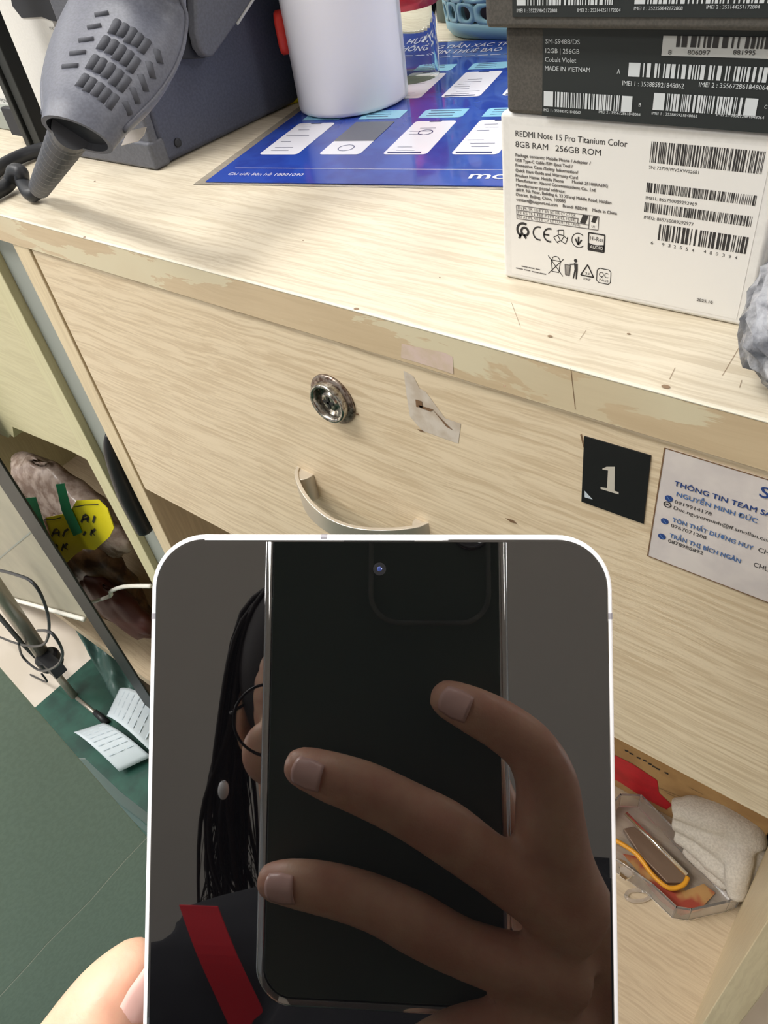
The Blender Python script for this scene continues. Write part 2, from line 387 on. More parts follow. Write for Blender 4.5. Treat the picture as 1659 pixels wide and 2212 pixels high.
# ================================================================== COUNTER AND CABINETS
ct = thing('countertop', 'pale streaked wood laminate counter top with worn front edge', 'countertop', (-0.5, 0.45, Z(-0.0175)))
MB().box((-1.8, YF + 0.0006, Z(-0.0170)), (0.9, 0.98, Z(0))).build('board', M['top'], ct, origin=None)
MB().box((-1.8, YF - 0.0008, Z(-0.0172)), (0.9, YF + 0.0006, Z(-0.0006))).build('edge_band', M['band'], ct)
MB().box((-1.8, YF - 0.0010, Z(-0.0006)), (0.9, YF + 0.0007, Z(0.00012))).build('edge_trim', mat('pale_edge_trim', srgb(226, 220, 202), .3), ct, bevel=0.0003)
ef = Face((-0.2, YF - 0.0008, Z(-0.0172)), (1, 0, 0), (0, 0, 1))
rb = MB(); pts = [(868, 742), (962, 762), (978, 771), (980, 808), (925, 790), (866, 772)]
ef.poly(rb, [ef.uv(*q) for q in pts]); rb.build('tape_residue', M['residue_pink'], ct)
sb = MB(); ef.line(sb, ef.uv(1233, 795), ef.uv(1243, 884), 0.0002); sb.build('scratch', M['dirt'], ct)
tfc = Face((-0.2, 0.3, Z(0)), (1, 0, 0), (0, 1, 0)); tfc.lift = 0.0002
sp = MB()
for q, r_ in (((1188, 727), .0007), ((1358, 722), .0005), ((183, 513), .0007), ((770, 668), .0009), ((1438, 836), .001), ((205, 392), .0006), ((1090, 835), .0004), ((655, 520), .0004), ((950, 600), .0003)):
    a, b = tfc.uv(*q); tfc.poly(sp, [(a + r_ * math.cos(k) * 1.4, b + r_ * math.sin(k)) for k in [i * math.pi / 4 for i in range(8)]])
for p, q in (((1105, 655), (1124, 706)), ((1252, 734), (1266, 714)), ((1560, 812), (1606, 735)), ((1446, 820), (1458, 795)), ((1597, 838), (1602, 822))): tfc.line(sp, tfc.uv(*p), tfc.uv(*q), 0.00013)
sp.build('dirt_specks', mat('faint_brown_mark', srgb(140, 116, 92), .7), ct)

XL0, XL1, XR0, XR1 = -0.4547, -0.4371, 0.0290, 0.0462
cab = thing('drawer_cabinet', 'pale wood drawer cabinet with lock and curved handle, open shelf below', 'cabinet', ((XL0 + XR1) / 2, YF + 0.25, 0))
MB().box((XL0, YF, 0.0), (XL1, 0.72, Z(-0.0172))).build('side_panel', M['side'], cab, bevel=0.0008)
MB().box((XR0, YF, 0.0), (XR1, 0.72, Z(-0.0172))).build('side_panel', M['side'], cab, bevel=0.0008)
ZB = -0.665
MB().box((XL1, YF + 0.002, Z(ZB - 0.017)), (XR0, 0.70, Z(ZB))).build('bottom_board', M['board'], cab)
MB().box((XL1, 0.70, Z(ZB)), (XR0, 0.71, Z(-0.0172))).build('back_panel', M['back'], cab)
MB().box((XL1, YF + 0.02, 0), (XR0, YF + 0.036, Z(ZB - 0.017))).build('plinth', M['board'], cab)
df = MB().box((XL1 + 0.0016, YF + 0.0008, Z(-0.2060)), (XR0 - 0.0016, YF + 0.0168, Z(-0.0187))).build('drawer_front', M['front'], cab, bevel=0.0006)
MB().box((XL1 + 0.014, YF + 0.0168, Z(-0.195)), (XR0 - 0.014, 0.60, Z(-0.04))).build('drawer_box', M['back'], cab)
FF = Face((-0.2, YF + 0.0008, Z(-0.1)), (1, 0, 0), (0, 0, 1))
# handle: thin bow of brushed nickel
hb = MB(); N_ = 36; rings = []
xa, xb_ = -0.2496, -0.1630; zc = Z(-0.1160)
for i in range(N_ + 1):
    t = i / N_; x = xa + (xb_ - xa) * t
    d = 0.0205 * math.sin(math.pi * min(1, max(0, t))) ** 0.62
    hz = 0.0075 + 0.0016 * math.cos(2 * math.pi * t)
    y = YF + 0.0012 - d
    dx = 1.0; tt = max(0.001, min(0.999, t)); dd = 0.0205 * 0.62 * math.pi * math.cos(math.pi * tt) * math.sin(math.pi * tt) ** (-0.38) / (xb_ - xa)
    nrm = Vector((-dd, -1, 0)).normalized() * -1
    th = 0.0022
    rings.append([Vector((x, y, zc + hz)), Vector((x, y, zc - hz)), Vector((x, y, zc - hz)) + Vector((nrm.x * th, abs(nrm.y) * th, 0)), Vector((x, y, zc + hz)) + Vector((nrm.x * th, abs(nrm.y) * th, 0))])
hb.loft(rings)
def arc_d(x): return 0.0205 * math.sin(math.pi * min(1, max(0, (x - xa) / (xb_ - xa)))) ** 0.62
for sg_, L0, x00 in ((1, .0125, xa), (-1, .0085, xb_)):
    pts = [(x00, YF + .0012)] + [(x00 + sg_ * L0 * k / 8 * .62, YF + .0018 - arc_d(x00 + sg_ * L0 * k / 8 * .62)) for k in range(1, 9)]
    pts += [(x00 + sg_ * L0 * (.62 + .38 * math.sin(math.pi / 2 * k / 5)), YF + .0012 - (arc_d(x00 + sg_ * L0 * .62) - .002) * math.cos(math.pi / 2 * k / 5)) for k in range(0, 6)]
    pts = [(x, y, zc - .0082) for x, y in pts]
    hb.prism(pts if sg_ > 0 else pts[::-1], (0, 0, .0164))
hb.build('handle', M['steel'], df, bevel=0.0006)
# lock
lc = Vector((-0.2096, YF + 0.0008, Z(-0.0506)))
lk = MB().lathe(lc, (0, -1, 0), [(0.0128, 0), (0.0128, 0.0008), (0.0122, 0.0014), (0.0098, 0.0018)], 48).build('lock_flange', M['rust'], df, smooth=True)
MB().lathe(lc, (0, -1, 0), [(0.0102, 0.001), (0.0100, 0.0046), (0.0096, 0.0052), (0.0088, 0.0052), (0.0080, 0.0046), (0.0078, 0.0016)], 48, cap=False).build('lock_ring', M['oldsteel'], df, smooth=True)
kb = MB().lathe(lc, (0, -1, 0), [(0.0079, 0.0010), (0.0078, 0.0022), (0.0050, 0.0026), (0.0048, 0.0034), (0.0030, 0.0034)], 40).build('lock_cylinder', M['oldsteel'], df, smooth=True)
MB().box(lc + Vector((-0.0007, -0.0038, -0.0030)), lc + Vector((0.0007, -0.0030, 0.0030))).box(lc + Vector((-0.0032, -0.0038, -0.0006)), lc + Vector((0.0032, -0.0030, 0.0006))).build('keyhole', M['darkhole'], df)
rb = MB(); FF.poly(rb, [FF.uv(*q) for q in [(872, 800), (893, 812), (906, 838), (920, 846), (946, 882), (962, 903), (996, 915), (990, 958), (912, 930), (886, 900), (878, 850)]]); rb.build('tape_residue', M['residue'], df)
rb = MB()
for pts in ([(898, 862), (912, 866), (914, 880), (900, 878)], [(905, 874), (938, 884), (930, 888), (908, 880)], [(935, 884), (968, 918), (980, 929), (965, 921)], [(902, 926), (912, 928), (918, 933), (908, 931)],
            [(1092, 1118), (1108, 1122), (1118, 1131), (1104, 1127)], [(1257, 936), (1263, 965), (1261, 966), (1254, 938)], [(770, 892), (776, 893), (775, 896), (770, 896)]): FF.poly(rb, [FF.uv(*q) for q in pts], 0.0003)
rb.build('dirt_marks', M['dirt'], df)

# neighbour cabinet
n0, n1 = -1.25, -0.4915
nb = thing('side_cabinet', 'left neighbour cabinet with greenish-beige drawer front, chipped at its lower edge', 'cabinet', ((n0 + n1) / 2, YF + 0.25, 0))
MB().box((n1 - 0.020, YF, 0), (n1, 0.72, Z(-0.0172))).build('side_panel', M['side_green'], nb, bevel=0.0008)
MB().box((n0, YF, 0), (n0 + 0.018, 0.72, Z(-0.0172))).build('side_panel', M['side_green'], nb)
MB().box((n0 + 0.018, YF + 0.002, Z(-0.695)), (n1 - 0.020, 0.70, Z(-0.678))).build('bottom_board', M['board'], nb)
MB().box((n0 + 0.018, 0.70, Z(-0.678)), (n1 - 0.020, 0.71, Z(-0.0172))).build('back_panel', M['back'], nb)
NFy = YF + 0.0008
lowp = [(n1 - 0.0205, NFy, at_y(152, 974, NFy).z)] + [tuple(at_y(*q, NFy)) for q in ((152, 974), (90, 948), (27, 922), (30, 945), (22, 938), (18, 946), (0, 938))]
zz = lowp[-1][2]
poly = [(p[0], p[1], p[2]) for p in lowp] + [(n0 + 0.02, NFy, zz), (n0 + 0.02, NFy, Z(-0.0187)), (n1 - 0.0205, NFy, Z(-0.0187))]
MB().prism(poly, (0, 0.016, 0)).build('drawer_front', M['front_green'], nb)
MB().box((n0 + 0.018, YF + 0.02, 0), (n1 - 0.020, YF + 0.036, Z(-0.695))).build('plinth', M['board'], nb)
# grey filler strip between the two cabinets, with a black cable trunk in its lower part
o = MB().box((n1 + 0.0005, YF + 0.006, 0), (XL0 - 0.0005, YF + 0.010, Z(-0.0172))).build('trim_1', M['gap']); tag(o, kind='structure')
g0, g1 = at_y(208, 960, YF + 0.003), at_y(285, 1118, YF + 0.003)
mbk = MB(); c0 = (n1 + XL0) / 2 + 0.006
mbk.tube(bez([(c0 + 0.006, YF + 0.004, g0.z + 0.018), (c0 + 0.003, YF + 0.001, g0.z), (c0, YF - 0.001, (g0.z + g1.z) / 2), (c0, YF - 0.001, g1.z)]), lerp_r([0.002, 0.0055, 0.0078, 0.0070], 8), 14)
tag(mbk.build('black_pouch', M['black'], smooth=True), 'narrow black pouch wedged upright in the gap between the two cabinets', 'pouch')

# ================================================================== STICKERS ON THE DRAWER
def px_plate(name, face, pts, material, th, parent=None):
    mb = MB(); poly = [face.P(*face.uv(*q), 0.00005) for q in pts]; mb.prism([p for p in poly], face.n * th); return mb.build(name, material, parent)
t = thing('number_sticker', 'square black sticker with a silver number 1 on the drawer', 'sticker', FF.P(*FF.uv(1330, 1050), 0))
px_plate('backing', FF, [(1263, 941), (1257, 1082), (1391, 1130), (1407, 983)], M['black1'], 0.0004, t)
mb = MB(); dgt = [(1303, 1010), (1312, 1006), (1330, 1006), (1329, 1058), (1338, 1061), (1338, 1066), (1299, 1054), (1299, 1050), (1313, 1052), (1315, 1014), (1303, 1012)]
FF.poly(mb, [FF.uv(*q) for q in dgt], 0.0006); mb.build('number', M['silverink'], t)
mb = MB(); FF.poly(mb, [FF.uv(*q) for q in [(1264.5, 1058), (1282, 1077), (1264.5, 1072)]], 0.0006); mb.build('torn_corner', M['paper'], t)
t = thing('contact_sticker', 'grey-white contact list label with blue lettering at the right of the drawer', 'sticker', FF.P(*FF.uv(1560, 1130), 0))
a0, b0 = FF.uv(1400, 1199); a1, b1 = FF.uv(1437, 966)
mb = MB(); mb.prism([FF.P(a, b, 0.00005) for a, b in ((a0, b0), (XR0 - 0.003 + 0.2, b0), (XR0 - 0.003 + 0.2, b1), (a0, b1))], FF.n * 0.0003); mb.build('backing', M['card'], t)
mb = MB(); e = 0.00045
for q in (((a0, b0), (a0, b1)), ((a0, b1), (a0 + 0.09, b1)), ((a0, b0), (a0 + 0.09, b0))): FF.line(mb, q[0], q[1], e, 0.00045)
mb.build('brown_rim', M['dirt'], t)
d = MB(); b_ = MB(); l_ = MB(); h = 0.0005
FF.ptext(b_, 'THÔNG TIN TEAM SALE', (1457, 1046), (1690, 1124), 10.5, True, h)
FF.ptext(l_, 'NGUYỄN MINH ĐỨC', (1462, 1069), (1637, 1125), 9.5, True, h)
FF.ptext(b_, 'S', (1640, 1069), (1662, 1077), 24, True, h)
FF.ptext(d, '0919914178', (1458, 1085), (1538, 1110), 7.5, False, h)
FF.ptext(d, 'Duc.nguyenminh@ff.smollan.com', (1456, 1098), (1672, 1168), 7.5, False, h)
FF.ptext(l_, 'TÔN THẤT DƯƠNG HUY', (1453, 1124), (1628, 1182), 9, True, h)
FF.ptext(d, '0767071208', (1450, 1136), (1527, 1160), 7.5, False, h)
FF.ptext(l_, 'TRẦN THỊ BÍCH NGÂN', (1447, 1158), (1601, 1210), 9, True, h)
FF.ptext(d, '0878988892', (1444, 1169), (1520, 1192), 7.5, False, h)
FF.ptext(d, 'CH', (1638, 1189), (1662, 1196), 10, False, h); FF.ptext(d, 'CHU', (1628, 1221), (1662, 1232), 10, False, h)
for q, kk in (((1446, 1075), 1), ((1443, 1088), 0), ((1437, 1124), 1), ((1431, 1157), 1)):
    a, b = FF.uv(*q)
    if kk: FF.poly(b_, [(a + 0.0014 * math.cos(i * .5236), b + 0.0014 * math.sin(i * .5236)) for i in range(12)], h); FF.line(l_, (a - 0.0006, b + 0.0007), (a + 0.0007, b - 0.0006), 0.0004, 0.0007)
    else: FF.arc(d, a, b, 0.0014, 0.0004, 0, 360, 14, h); FF.line(d, (a - .0006, b), (a + .0006, b), 0.0005, h)
b_.build('printed_heading', M['inkblue'], t); l_.build('printed_names', M['inkblue2'], t); d.build('printed_text', M['inkd'], t)

# ================================================================== PHONE BOXES
def carton(name, label, x0, x1, y0, y1, z0, z1, material, group=None, rot=0.0, lid=None):
    t = thing(name, label, 'box', ((x0 + x1) / 2, (y0 + y1) / 2, z0), group)
    body = MB().box((x0, y0, z0), (x1, y1, z1)).build('carton', material, t, bevel=0.0016, seg=3)
    return t
bx0, bx1, by = -0.1458, -0.0534, 0.2353
wz = 0.0598
t = carton('phone_box', 'white phone box with black printed specifications under the dark boxes', bx0, bx1, by, by + 0.172, Z(0.0001), Z(wz), M['wbox'])
WF = Face((bx0, by, Z(0)), (1, 0, 0), (0, 0, 1)); WF.lift = 0.00015
d = MB(); g = MB()
mb = MB()
def T(mb, s_, p0, p1, hp, bold=False): WF.ptext(mb, s_, p0, p1, hp, bold)
# sealing label outline
a, b = WF.uv(1112, 262); a2, b2 = WF.uv(1592, 690)
T(d, 'REDMI Note 15 Pro Titanium Color', (1114, 294), (1355, 318), 13)
T(d, '8GB RAM', (1114, 317), (1184, 325), 13); T(d, '256GB ROM', (1200, 326), (1298, 336), 13)
lines = [('Package contents: Mobile Phone / Adapter /', (1114, 337), (1276, 355)), ('USB Type-C Cable /SIM Eject Tool /', (1114, 348), (1237, 362)), ('Protective Case /Safety Information/', (1114, 359), (1249, 375)),
         ('Quick Start Guide and Warranty Card', (1114, 370), (1248, 386)), ('Product Name: Mobile Phone', (1114, 381), (1218, 393)), ('Model: 25100RA69G', (1236, 395), (1313, 405)),
         ('Manufacturer: Xiaomi Communications Co., Ltd.', (1115, 391), (1288, 412)), ('Manufacturer postal address:', (1115, 402), (1221, 415)), ('#019, 9th Floor, Building 6, 33 Xi\'erqi Middle Road, Haidian', (1115, 412), (1321, 440)),
         ('District, Beijing, China, 100085', (1115, 422), (1222, 436)), ('contact@support.mi.com', (1116, 433), (1205, 444)), ('Brand: REDMI', (1216, 447), (1268, 454)), ('Made in China', (1280, 456), (1333, 464))]
for s_, p0, p1 in lines: T(g, s_, p0, p1, 6.5, True)
# table of two-letter codes with two books
q0 = WF.uv(1117, 443); q1 = WF.uv(1295, 497)
def U(x, y): return WF.uv(x, y)
for p, q in (((1116, 443), (1294, 468)), ((1116, 453), (1250, 472)), ((1117, 463), (1250, 482)), ((1117, 472), (1292, 497)), ((1116, 443), (1117, 472)), ((1294, 468), (1292, 497)), ((1274, 465), (1272, 494)), ((1249, 472), (1248, 481)), ((1248, 481), (1272, 486))): WF.line(g, U(*p), U(*q), 0.0003)
for r_, (yy, s_) in enumerate(((451, ('EN', 'R', 'SK', 'HU', 'ET', 'BR', 'NO', 'HR', 'CY', 'CZ', 'DK')), (461, ('PT', 'ES', 'TR', 'LI', 'EE', 'FI', 'FR', 'DE', 'EL', 'HU', 'IE')), (470, ('NO', 'AT', 'PL', 'NO', 'IT', 'LV', 'LT', 'LU', 'MT', 'NL', 'UK(NI)')))):
    for k, s2 in enumerate(s_): x = 1119 + k * 11.6; T(g, s2, (x, yy + k * 1.6), (x + (9 if k < 10 or r_ < 2 else 18), yy + k * 1.6 + 1.2), 6)
for x, y, s_ in ((1253, 480, 1.0), (1277, 479, .75)):
    a, b = U(x, y); k = 0.0026 * s_
    WF.poly(d, [(a, b), (a + k * .8, b - .1 * k), (a + k * 1.2, b + k), (a + k * .4, b + 1.1 * k)])
T(g, 'UK', (1278, 491), (1286, 492), 5)
# marks
a, b = U(1131, 497); WF.arc(d, a, b, 0.0030, 0.0009, 60, 250, 14); WF.arc(d, a + .0006, b - .0004, 0.0019, 0.0009, 0, 360, 16); WF.line(d, (a - .0009, b - .0014), (a - .0018, b - .0034), 0.0010); WF.line(d, (a + .0002, b - .0018), (a + .0012, b - .0030), 0.0009)
a, b = U(1165, 504); WF.arc(d, a, b, 0.0027, 0.0006, 75, 285, 16); a, b = U(1188, 508); WF.arc(d, a, b, 0.0027, 0.0006, 75, 285, 16); WF.line(d, (a - .0024, b), (a - .0002, b), .0006)
a, b = U(1212, 512)
for k in range(3):
    q = R(90 + 120 * k); c_, s_ = math.cos(q), math.sin(q)
    tr = [(0.0008, -0.0011), (0.0027, -0.0010), (0.0024, 0.0010), (0.0008, 0.0011)]
    pp = [(a + x * c_ - y * s_, b + x * s_ + y * c_) for x, y in tr]; WF.pline(d, pp + [pp[0]], 0.0003)
    q2 = (a + .0026 * math.cos(q + .7), b + .0026 * math.sin(q + .7)); WF.line(d, pp[2], q2, .0003)
a, b = U(1250, 519); WF.arc(d, a, b, 0.0027, 0.0003, 50, 320, 22)
for k in ((0, .0013), (-.0012, .0004), (.0012, .0004)): WF.line(d, (a, b - .0016), (a + k[0], b + k[1]), 0.0006)
p = [U(1272, 502), U(1307, 508), U(1305, 545), U(1271, 539)]; WF.pline(d, p + [p[0]], 0.0005)
WF.poly(d, [U(1272, 524), U(1280, 527.5), U(1290, 529.5), U(1306, 529), U(1305, 543), U(1272, 538)]); T(d, 'Hi-Res', (1275, 518), (1303, 523), 9); 
wi = MB(); WF.lift = 0.00030; WF.ptext(wi, 'AUDIO', (1275, 535), (1303, 540), 7); WF.lift = 0.00015
# bins, man, triangle, QC
a, b = U(1201, 575)
WF.pline(d, [(a - .0019, b + .0022), (a - .0014, b - .0022), (a + .0013, b - .0022), (a + .0018, b + .0022), (a - .0019, b + .0022)], .0003); WF.arc(d, a, b + .0022, .0018, .0003, 0, 180, 8)
WF.line(d, (a - .0032, b + .0036), (a + .0030, b - .0034), .0003); WF.line(d, (a + .0030, b + .0033), (a - .0030, b - .0034), .0003)
a, b = U(1227, 582); WF.pline(g, [(a - .0012, b + .0018), (a - .0009, b - .0022), (a + .0007, b - .0022), (a + .0010, b + .0018), (a - .0012, b + .0018)], .0004)
for k in range(-2, 3): WF.line(g, (a + k * .0004, b + .0016), (a + k * .0003, b - .0020), .0002)
a, b = U(1243, 582); WF.poly(d, [(a + .0007 * math.cos(i * .7854), b + .0034 + .0007 * math.sin(i * .7854)) for i in range(8)])
WF.poly(d, [(a - .0006, b + .0024), (a + .0009, b + .0024), (a + .0010, b - .0002), (a + .0008, b - .0036), (a + .0003, b - .0036), (a + .0002, b - .0008), (a - .0004, b - .0036), (a - .0009, b - .0036), (a - .0003, b)]); WF.line(d, (a - .0004, b + .0020), (a - .0022, b + .0016), .0005)
a, b = U(1269, 588); tri = [(a + .0029 * math.cos(R(90 + 120 * k)), b + .0029 * math.sin(R(90 + 120 * k))) for k in range(3)]; WF.pline(d, tri + [tri[0]], .0005); T(d, '21', (1264, 592), (1273, 593.5), 5); T(d, 'PAP', (1261, 604), (1276, 607), 5)
p = [U(1291, 582), U(1296, 579), U(1316, 583), U(1320, 588), U(1319, 610), U(1314, 614), U(1294, 610), U(1289, 605), U(1290, 586)]; WF.pline(d, p + [p[0]], .0003); T(d, 'QC', (1294, 597), (1314, 601), 11); T(d, 'PASS', (1295, 606), (1314, 610), 5)
T(g, '2025.10', (1505, 649), (1539, 656), 6, True)
for x0_, x1_, y_ in ((1127, 1140, 574.5), (1142, 1155, 577.5), (1157, 1167, 580.5), (1115, 1130, 578.5), (1132, 1146, 582), (1149, 1164, 586), (1166, 1180, 589.5)): WF.line(g, U(x0_, y_), U(x1_, y_ + (x1_ - x0_) * .2), .00045)
# barcodes
WF.pbars(d, (1408, 306), (1655, 326), 46, n=52, seed=3); T(d, 'SN: 72709/WV5XW02681', (1402, 364), (1509, 377), 7)
WF.pbars(d, (1398, 396), (1636, 420), 21, n=58, seed=5); T(d, 'IMEI1: 865750089292969', (1395, 430), (1505, 445), 7)
WF.pbars(d, (1393, 440), (1627, 464), 21, n=58, seed=6); T(d, 'IMEI2: 865750089292977', (1391, 472), (1498, 488), 7)
WF.pbars(d, (1425, 483), (1618, 513), 35, n=27, seed=9)
for k, (ch, x, y) in enumerate(zip('6932554480394', (1406, 1430, 1443, 1455, 1468, 1481, 1494, 1520, 1533, 1546, 1560, 1574, 1587), (527, 531, 533, 535.5, 538, 540.5, 543, 546, 549, 551, 554, 556.5, 559))): T(d, ch, (x, y), (x + 5, y + .8), 7)
d.build('printed_marks', M['inkd'], t); g.build('fine_print', M['inkm'], t); wi.build('reversed_lettering', M['wbox'], t)
lb = MB()
p = [U(1113, 262), U(1600, 300)]
a0, b0 = U(1106, 590); a1, b1 = U(1640, 300)
a1 = (bx1 - bx0) - 0.004; b1 = wz - 0.0035
WF.rect(lb, a0, b0, a1, b1, .00008); lb.build('seal_label', mat('glossy_label_white', srgb(228, 226, 221), .4), t)

# middle charcoal box
mz = 0.0853
t2 = carton('phone_box', 'middle charcoal phone box with black barcode label, lying on the white box', -0.1424, -0.0440, 0.2342, 0.400, Z(wz + 0.0001), Z(mz), M['gbox'], None)
GF = Face((-0.1424, 0.2342, Z(wz)), (1, 0, 0), (0, 0, 1))
def gp(face, mb, s_, p0, p1, hp, bold=False): face.ptext(mb, s_, p0, p1, hp, bold, 0.0005)
la, lb_ = GF.uv(1173, 150); lab = MB().prism([GF.P(la, 0.0004, .00005), GF.P(0.0978, 0.0004, .00005), GF.P(0.0978, mz - wz - .0004, .00005), GF.P(la, mz - wz - .0004, .00005)], GF.n * .0003).build('label', M['blabel'], t2)
i = MB(); k_ = MB(); s_ = MB()
gp(GF, i, 'SM-S948B/DS', (1180, 93), (1254, 93), 10); gp(GF, i, '12GB | 256GB', (1180, 113), (1253, 114), 10); gp(GF, i, 'Cobalt Violet', (1179, 132), (1246, 133), 10); gp(GF, i, 'MADE IN VIETNAM', (1179, 151), (1276, 153), 10)
GF.lift = .0005; a0, b0 = GF.uv(1430, 119); a1, b1 = GF.uv(1440, 76); GF.rect(s_, a0, b0, 0.0970, b1, .0005); GF.lift = .0007
a0, b0 = GF.uv(1462, 100); a1, b1 = GF.uv(1462, 76); GF.bars(k_, a0, b0, 0.096, b1, n=24, seed=12, h=.0007)
for c_, x in (('8', 1445), ('806097', 1487), ('881995', 1585)): GF.ptext(k_, c_, (x, 116), (x + (7 if c_ == '8' else 48), 116), 10, False, .0007)
GF.lift = .0005
gp(GF, i, 'A', (1334, 158), (1341, 158), 10)
a0, b0 = GF.uv(1358, 164); a1, b1 = GF.uv(1358, 134); GF.rect(i, a0, b0, a0 + .0035, b1, .0005); GF.bars(i, a0 + .0044, b0, 0.0975, b1, n=40, seed=14, h=.0005)
gp(GF, i, 'IMEI 1 : 353885921848062', (1346, 183), (1479, 185), 10); gp(GF, i, 'IMEI 2 : 355672861848064', (1511, 186), (1662, 187), 10)
for (xa_, xb2, sd, y0_, y1_) in ((1176, 1368, 21, 207, 228), (1411, 1640, 22, 212, 236)):
    a0, b0 = GF.uv(xa_, y1_); a1, b1 = GF.uv(xb2, y0_); GF.rect(i, a0, b0, a0 + .0033, b1, .0005); GF.rect(i, a1 - .0033, b0, a1, b1, .0005); GF.bars(i, a0 + .004, b0, a1 - .004, b1, n=26, seed=sd, h=.0005)
gp(GF, i, 'B', (1381, 229), (1386, 229), 8); gp(GF, i, 'C', (1652, 233), (1658, 233), 8)
gp(GF, i, 'IMEI 1 : 353885921848062', (1175, 239), (1256, 241), 6); gp(GF, i, 'IMEI 2 : 355672861848064', (1295, 243), (1385, 245), 6)
gp(GF, i, 'IMEI 1 : 353885921848062', (1409, 246), (1508, 249), 6); gp(GF, i, 'IMEI 2 : 355672861848064', (1549, 249), (1652, 253), 6)
i.build('pale_print', M['inkw'], t2); s_.build('barcode_sticker', M['inkgrey'], t2); k_.build('sticker_print', M['inkd'], t2)

# top charcoal box, shifted a little towards the left and the front
ty = 0.2290
pl_ = at_y(1047, 52, ty)
t3 = carton('phone_box', 'topmost charcoal phone box of the stack, overhanging to the left', pl_.x, pl_.x + 0.098, ty, ty + 0.166, Z(mz + 0.0001), Z(mz + 0.0255), M['gbox'], None)
TF = Face((pl_.x, ty, Z(mz)), (1, 0, 0), (0, 0, 1))
la = TF.uv(1108, 20)[0]; b0 = TF.uv(1108, 36)[1]
MB().prism([TF.P(la, b0, .00005), TF.P(.0976, b0, .00005), TF.P(.0976, .0252, .00005), TF.P(la, .0252, .00005)], TF.n * .0003).build('label', M['blabel'], t3)
i = MB(); TF.lift = .0005
for (xa_, xb2, sd) in ((1118, 1325, 31), (1372, 1662, 32)):
    a0, b0 = TF.uv(xa_, 11 if sd == 31 else 8); a1, _ = TF.uv(xb2, 8); TF.rect(i, a0, b0, a0 + .003, b0 + .0045, .0005); TF.bars(i, a0 + .0036, b0, a1, b0 + .0045, n=26, seed=sd, h=.0005)
for s2, x0, x1, y in (('IMEI 1 : 352259842172808', 1118, 1205, 26), ('IMEI 2 : 353144251172804', 1249, 1342, 25), ('IMEI 1 : 352259842172808', 1371, 1476, 21), ('IMEI 2 : 353144251172804', 1527, 1642, 18)): gp(TF, i, s2, (x0, y), (x1, y - 1), 8)
i.build('pale_print', M['inkw'], t3)

# grey bubble-wrapped bundle at the right edge
mb = MB(); c0 = at_z(1700, 800, 0) + Vector((0.004, 0.006, 0.019))
mb.ellip(c0, Vector((0.020, 0.003, 0)), Vector((-0.003, 0.036, 0)), Vector((0, 0, 0.019)), 40, 24)
rnd = random.Random(4)
for p in mb.v:
    dlt = p - c0; p += dlt * (0.05 * math.sin(dlt.x * 900 + 1) * math.sin(dlt.y * 820) + 0.05 * math.sin(dlt.z * 1000 + dlt.y * 400))
    p.z = max(p.z, Z(0.0002))
tag(mb.build('wrapped_bundle', M['foam'], smooth=True), 'crumpled grey wrapped bundle at the right, beside the white box', 'bundle')

# ================================================================== BLUE LAMINATED GUIDE
mo_ = at_z(445, 395, 0); mu = (at_z(1080, 405, 0) - mo_).normalized(); mv = Vector((-mu.y, mu.x, 0))
gd = thing('laminated_guide', 'large blue laminated instruction sheet lying flat on the counter', 'guide sheet', mo_)
GM = Face(mo_ + Vector((0, 0, 0.0004)), mu, mv); WW, HH = 0.392, 0.275
s0 = MB(); s0.prism([GM.P(0, 0, 0), GM.P(WW, 0, 0), GM.P(WW, HH, 0), GM.P(0, HH, 0)], (0, 0, .0004)); s0.build('sheet', M['matblue'], gd)
s0 = MB(); mg = 0.0065
s0.prism([GM.P(-mg, -mg * .45, -.0003), GM.P(WW + mg, -mg * .45, -.0003), GM.P(WW + mg, HH + mg, -.0003), GM.P(-mg, HH + mg, -.0003)], (0, 0, .0002)); s0.build('clear_margin', M['clear'], gd)
cw = MB(); cc = MB(); cg = MB(); cn = MB(); wl = MB(); H1, H2 = .00052, .00062
def rrect(face, mb, a0, b0, a1, b1, r, h):
    pts = []
    for cx, cy, t0 in ((a1 - r, b0 + r, -90), (a1 - r, b1 - r, 0), (a0 + r, b1 - r, 90), (a0 + r, b0 + r, 180)):
        for k in range(5): q = R(t0 + 22.5 * k); pts.append((cx + r * math.cos(q), cy + r * math.sin(q)))
    face.poly(mb, pts, h)
rnd = random.Random(11)
for row, vb in enumerate((0.0405, 0.138)):
    for col in range(9):
        ub = 0.0120 + 0.0397 * col
        rrect(GM, cw, ub, vb, ub + .0258, vb + .0535, .0025, H1)
        GM.poly(cc, [(ub - .001, vb + .0590), (ub + .0245, vb + .0590), (ub + .0265, vb + .0610), (ub + .0265, vb + .0745), (ub + .001, vb + .0745), (ub - .001, vb + .0725)], H1)
        for k in range(3): GM.line(cn, (ub + .003, vb + .063 + k * .0042), (ub + rnd.uniform(.016, .024), vb + .063 + k * .0042), .0008, H2)
        if row == 0 and col == 1: GM.rect(cg, ub, vb + .021, ub + .0258, vb + .0535, H2); GM.arc(cn, ub + .013, vb + .010, .005, .0006, 0, 360, 16, H2)
        else:
            GM.rect(cn, ub + .009, vb + .0515, ub + .0165, vb + .0535, H2)
            for k in range(9):
                if rnd.random() < .75: a = ub + rnd.uniform(.002, .008); GM.line(cn, (a, vb + .006 + k * .005), (a + rnd.uniform(.006, .016), vb + .006 + k * .005), .00045, H2)
            if col >= 2: GM.rect(cn, ub + .002, vb + .0015, ub + .022, vb + .0035, H2)
            if col == 2 and row == 0: GM.arc(cn, ub + .013, vb + .034, .0045, .0007, 0, 360, 16, H2)
GM.line(wl, (.008, .0196), (WW - .008, .0196), .0004, H1)
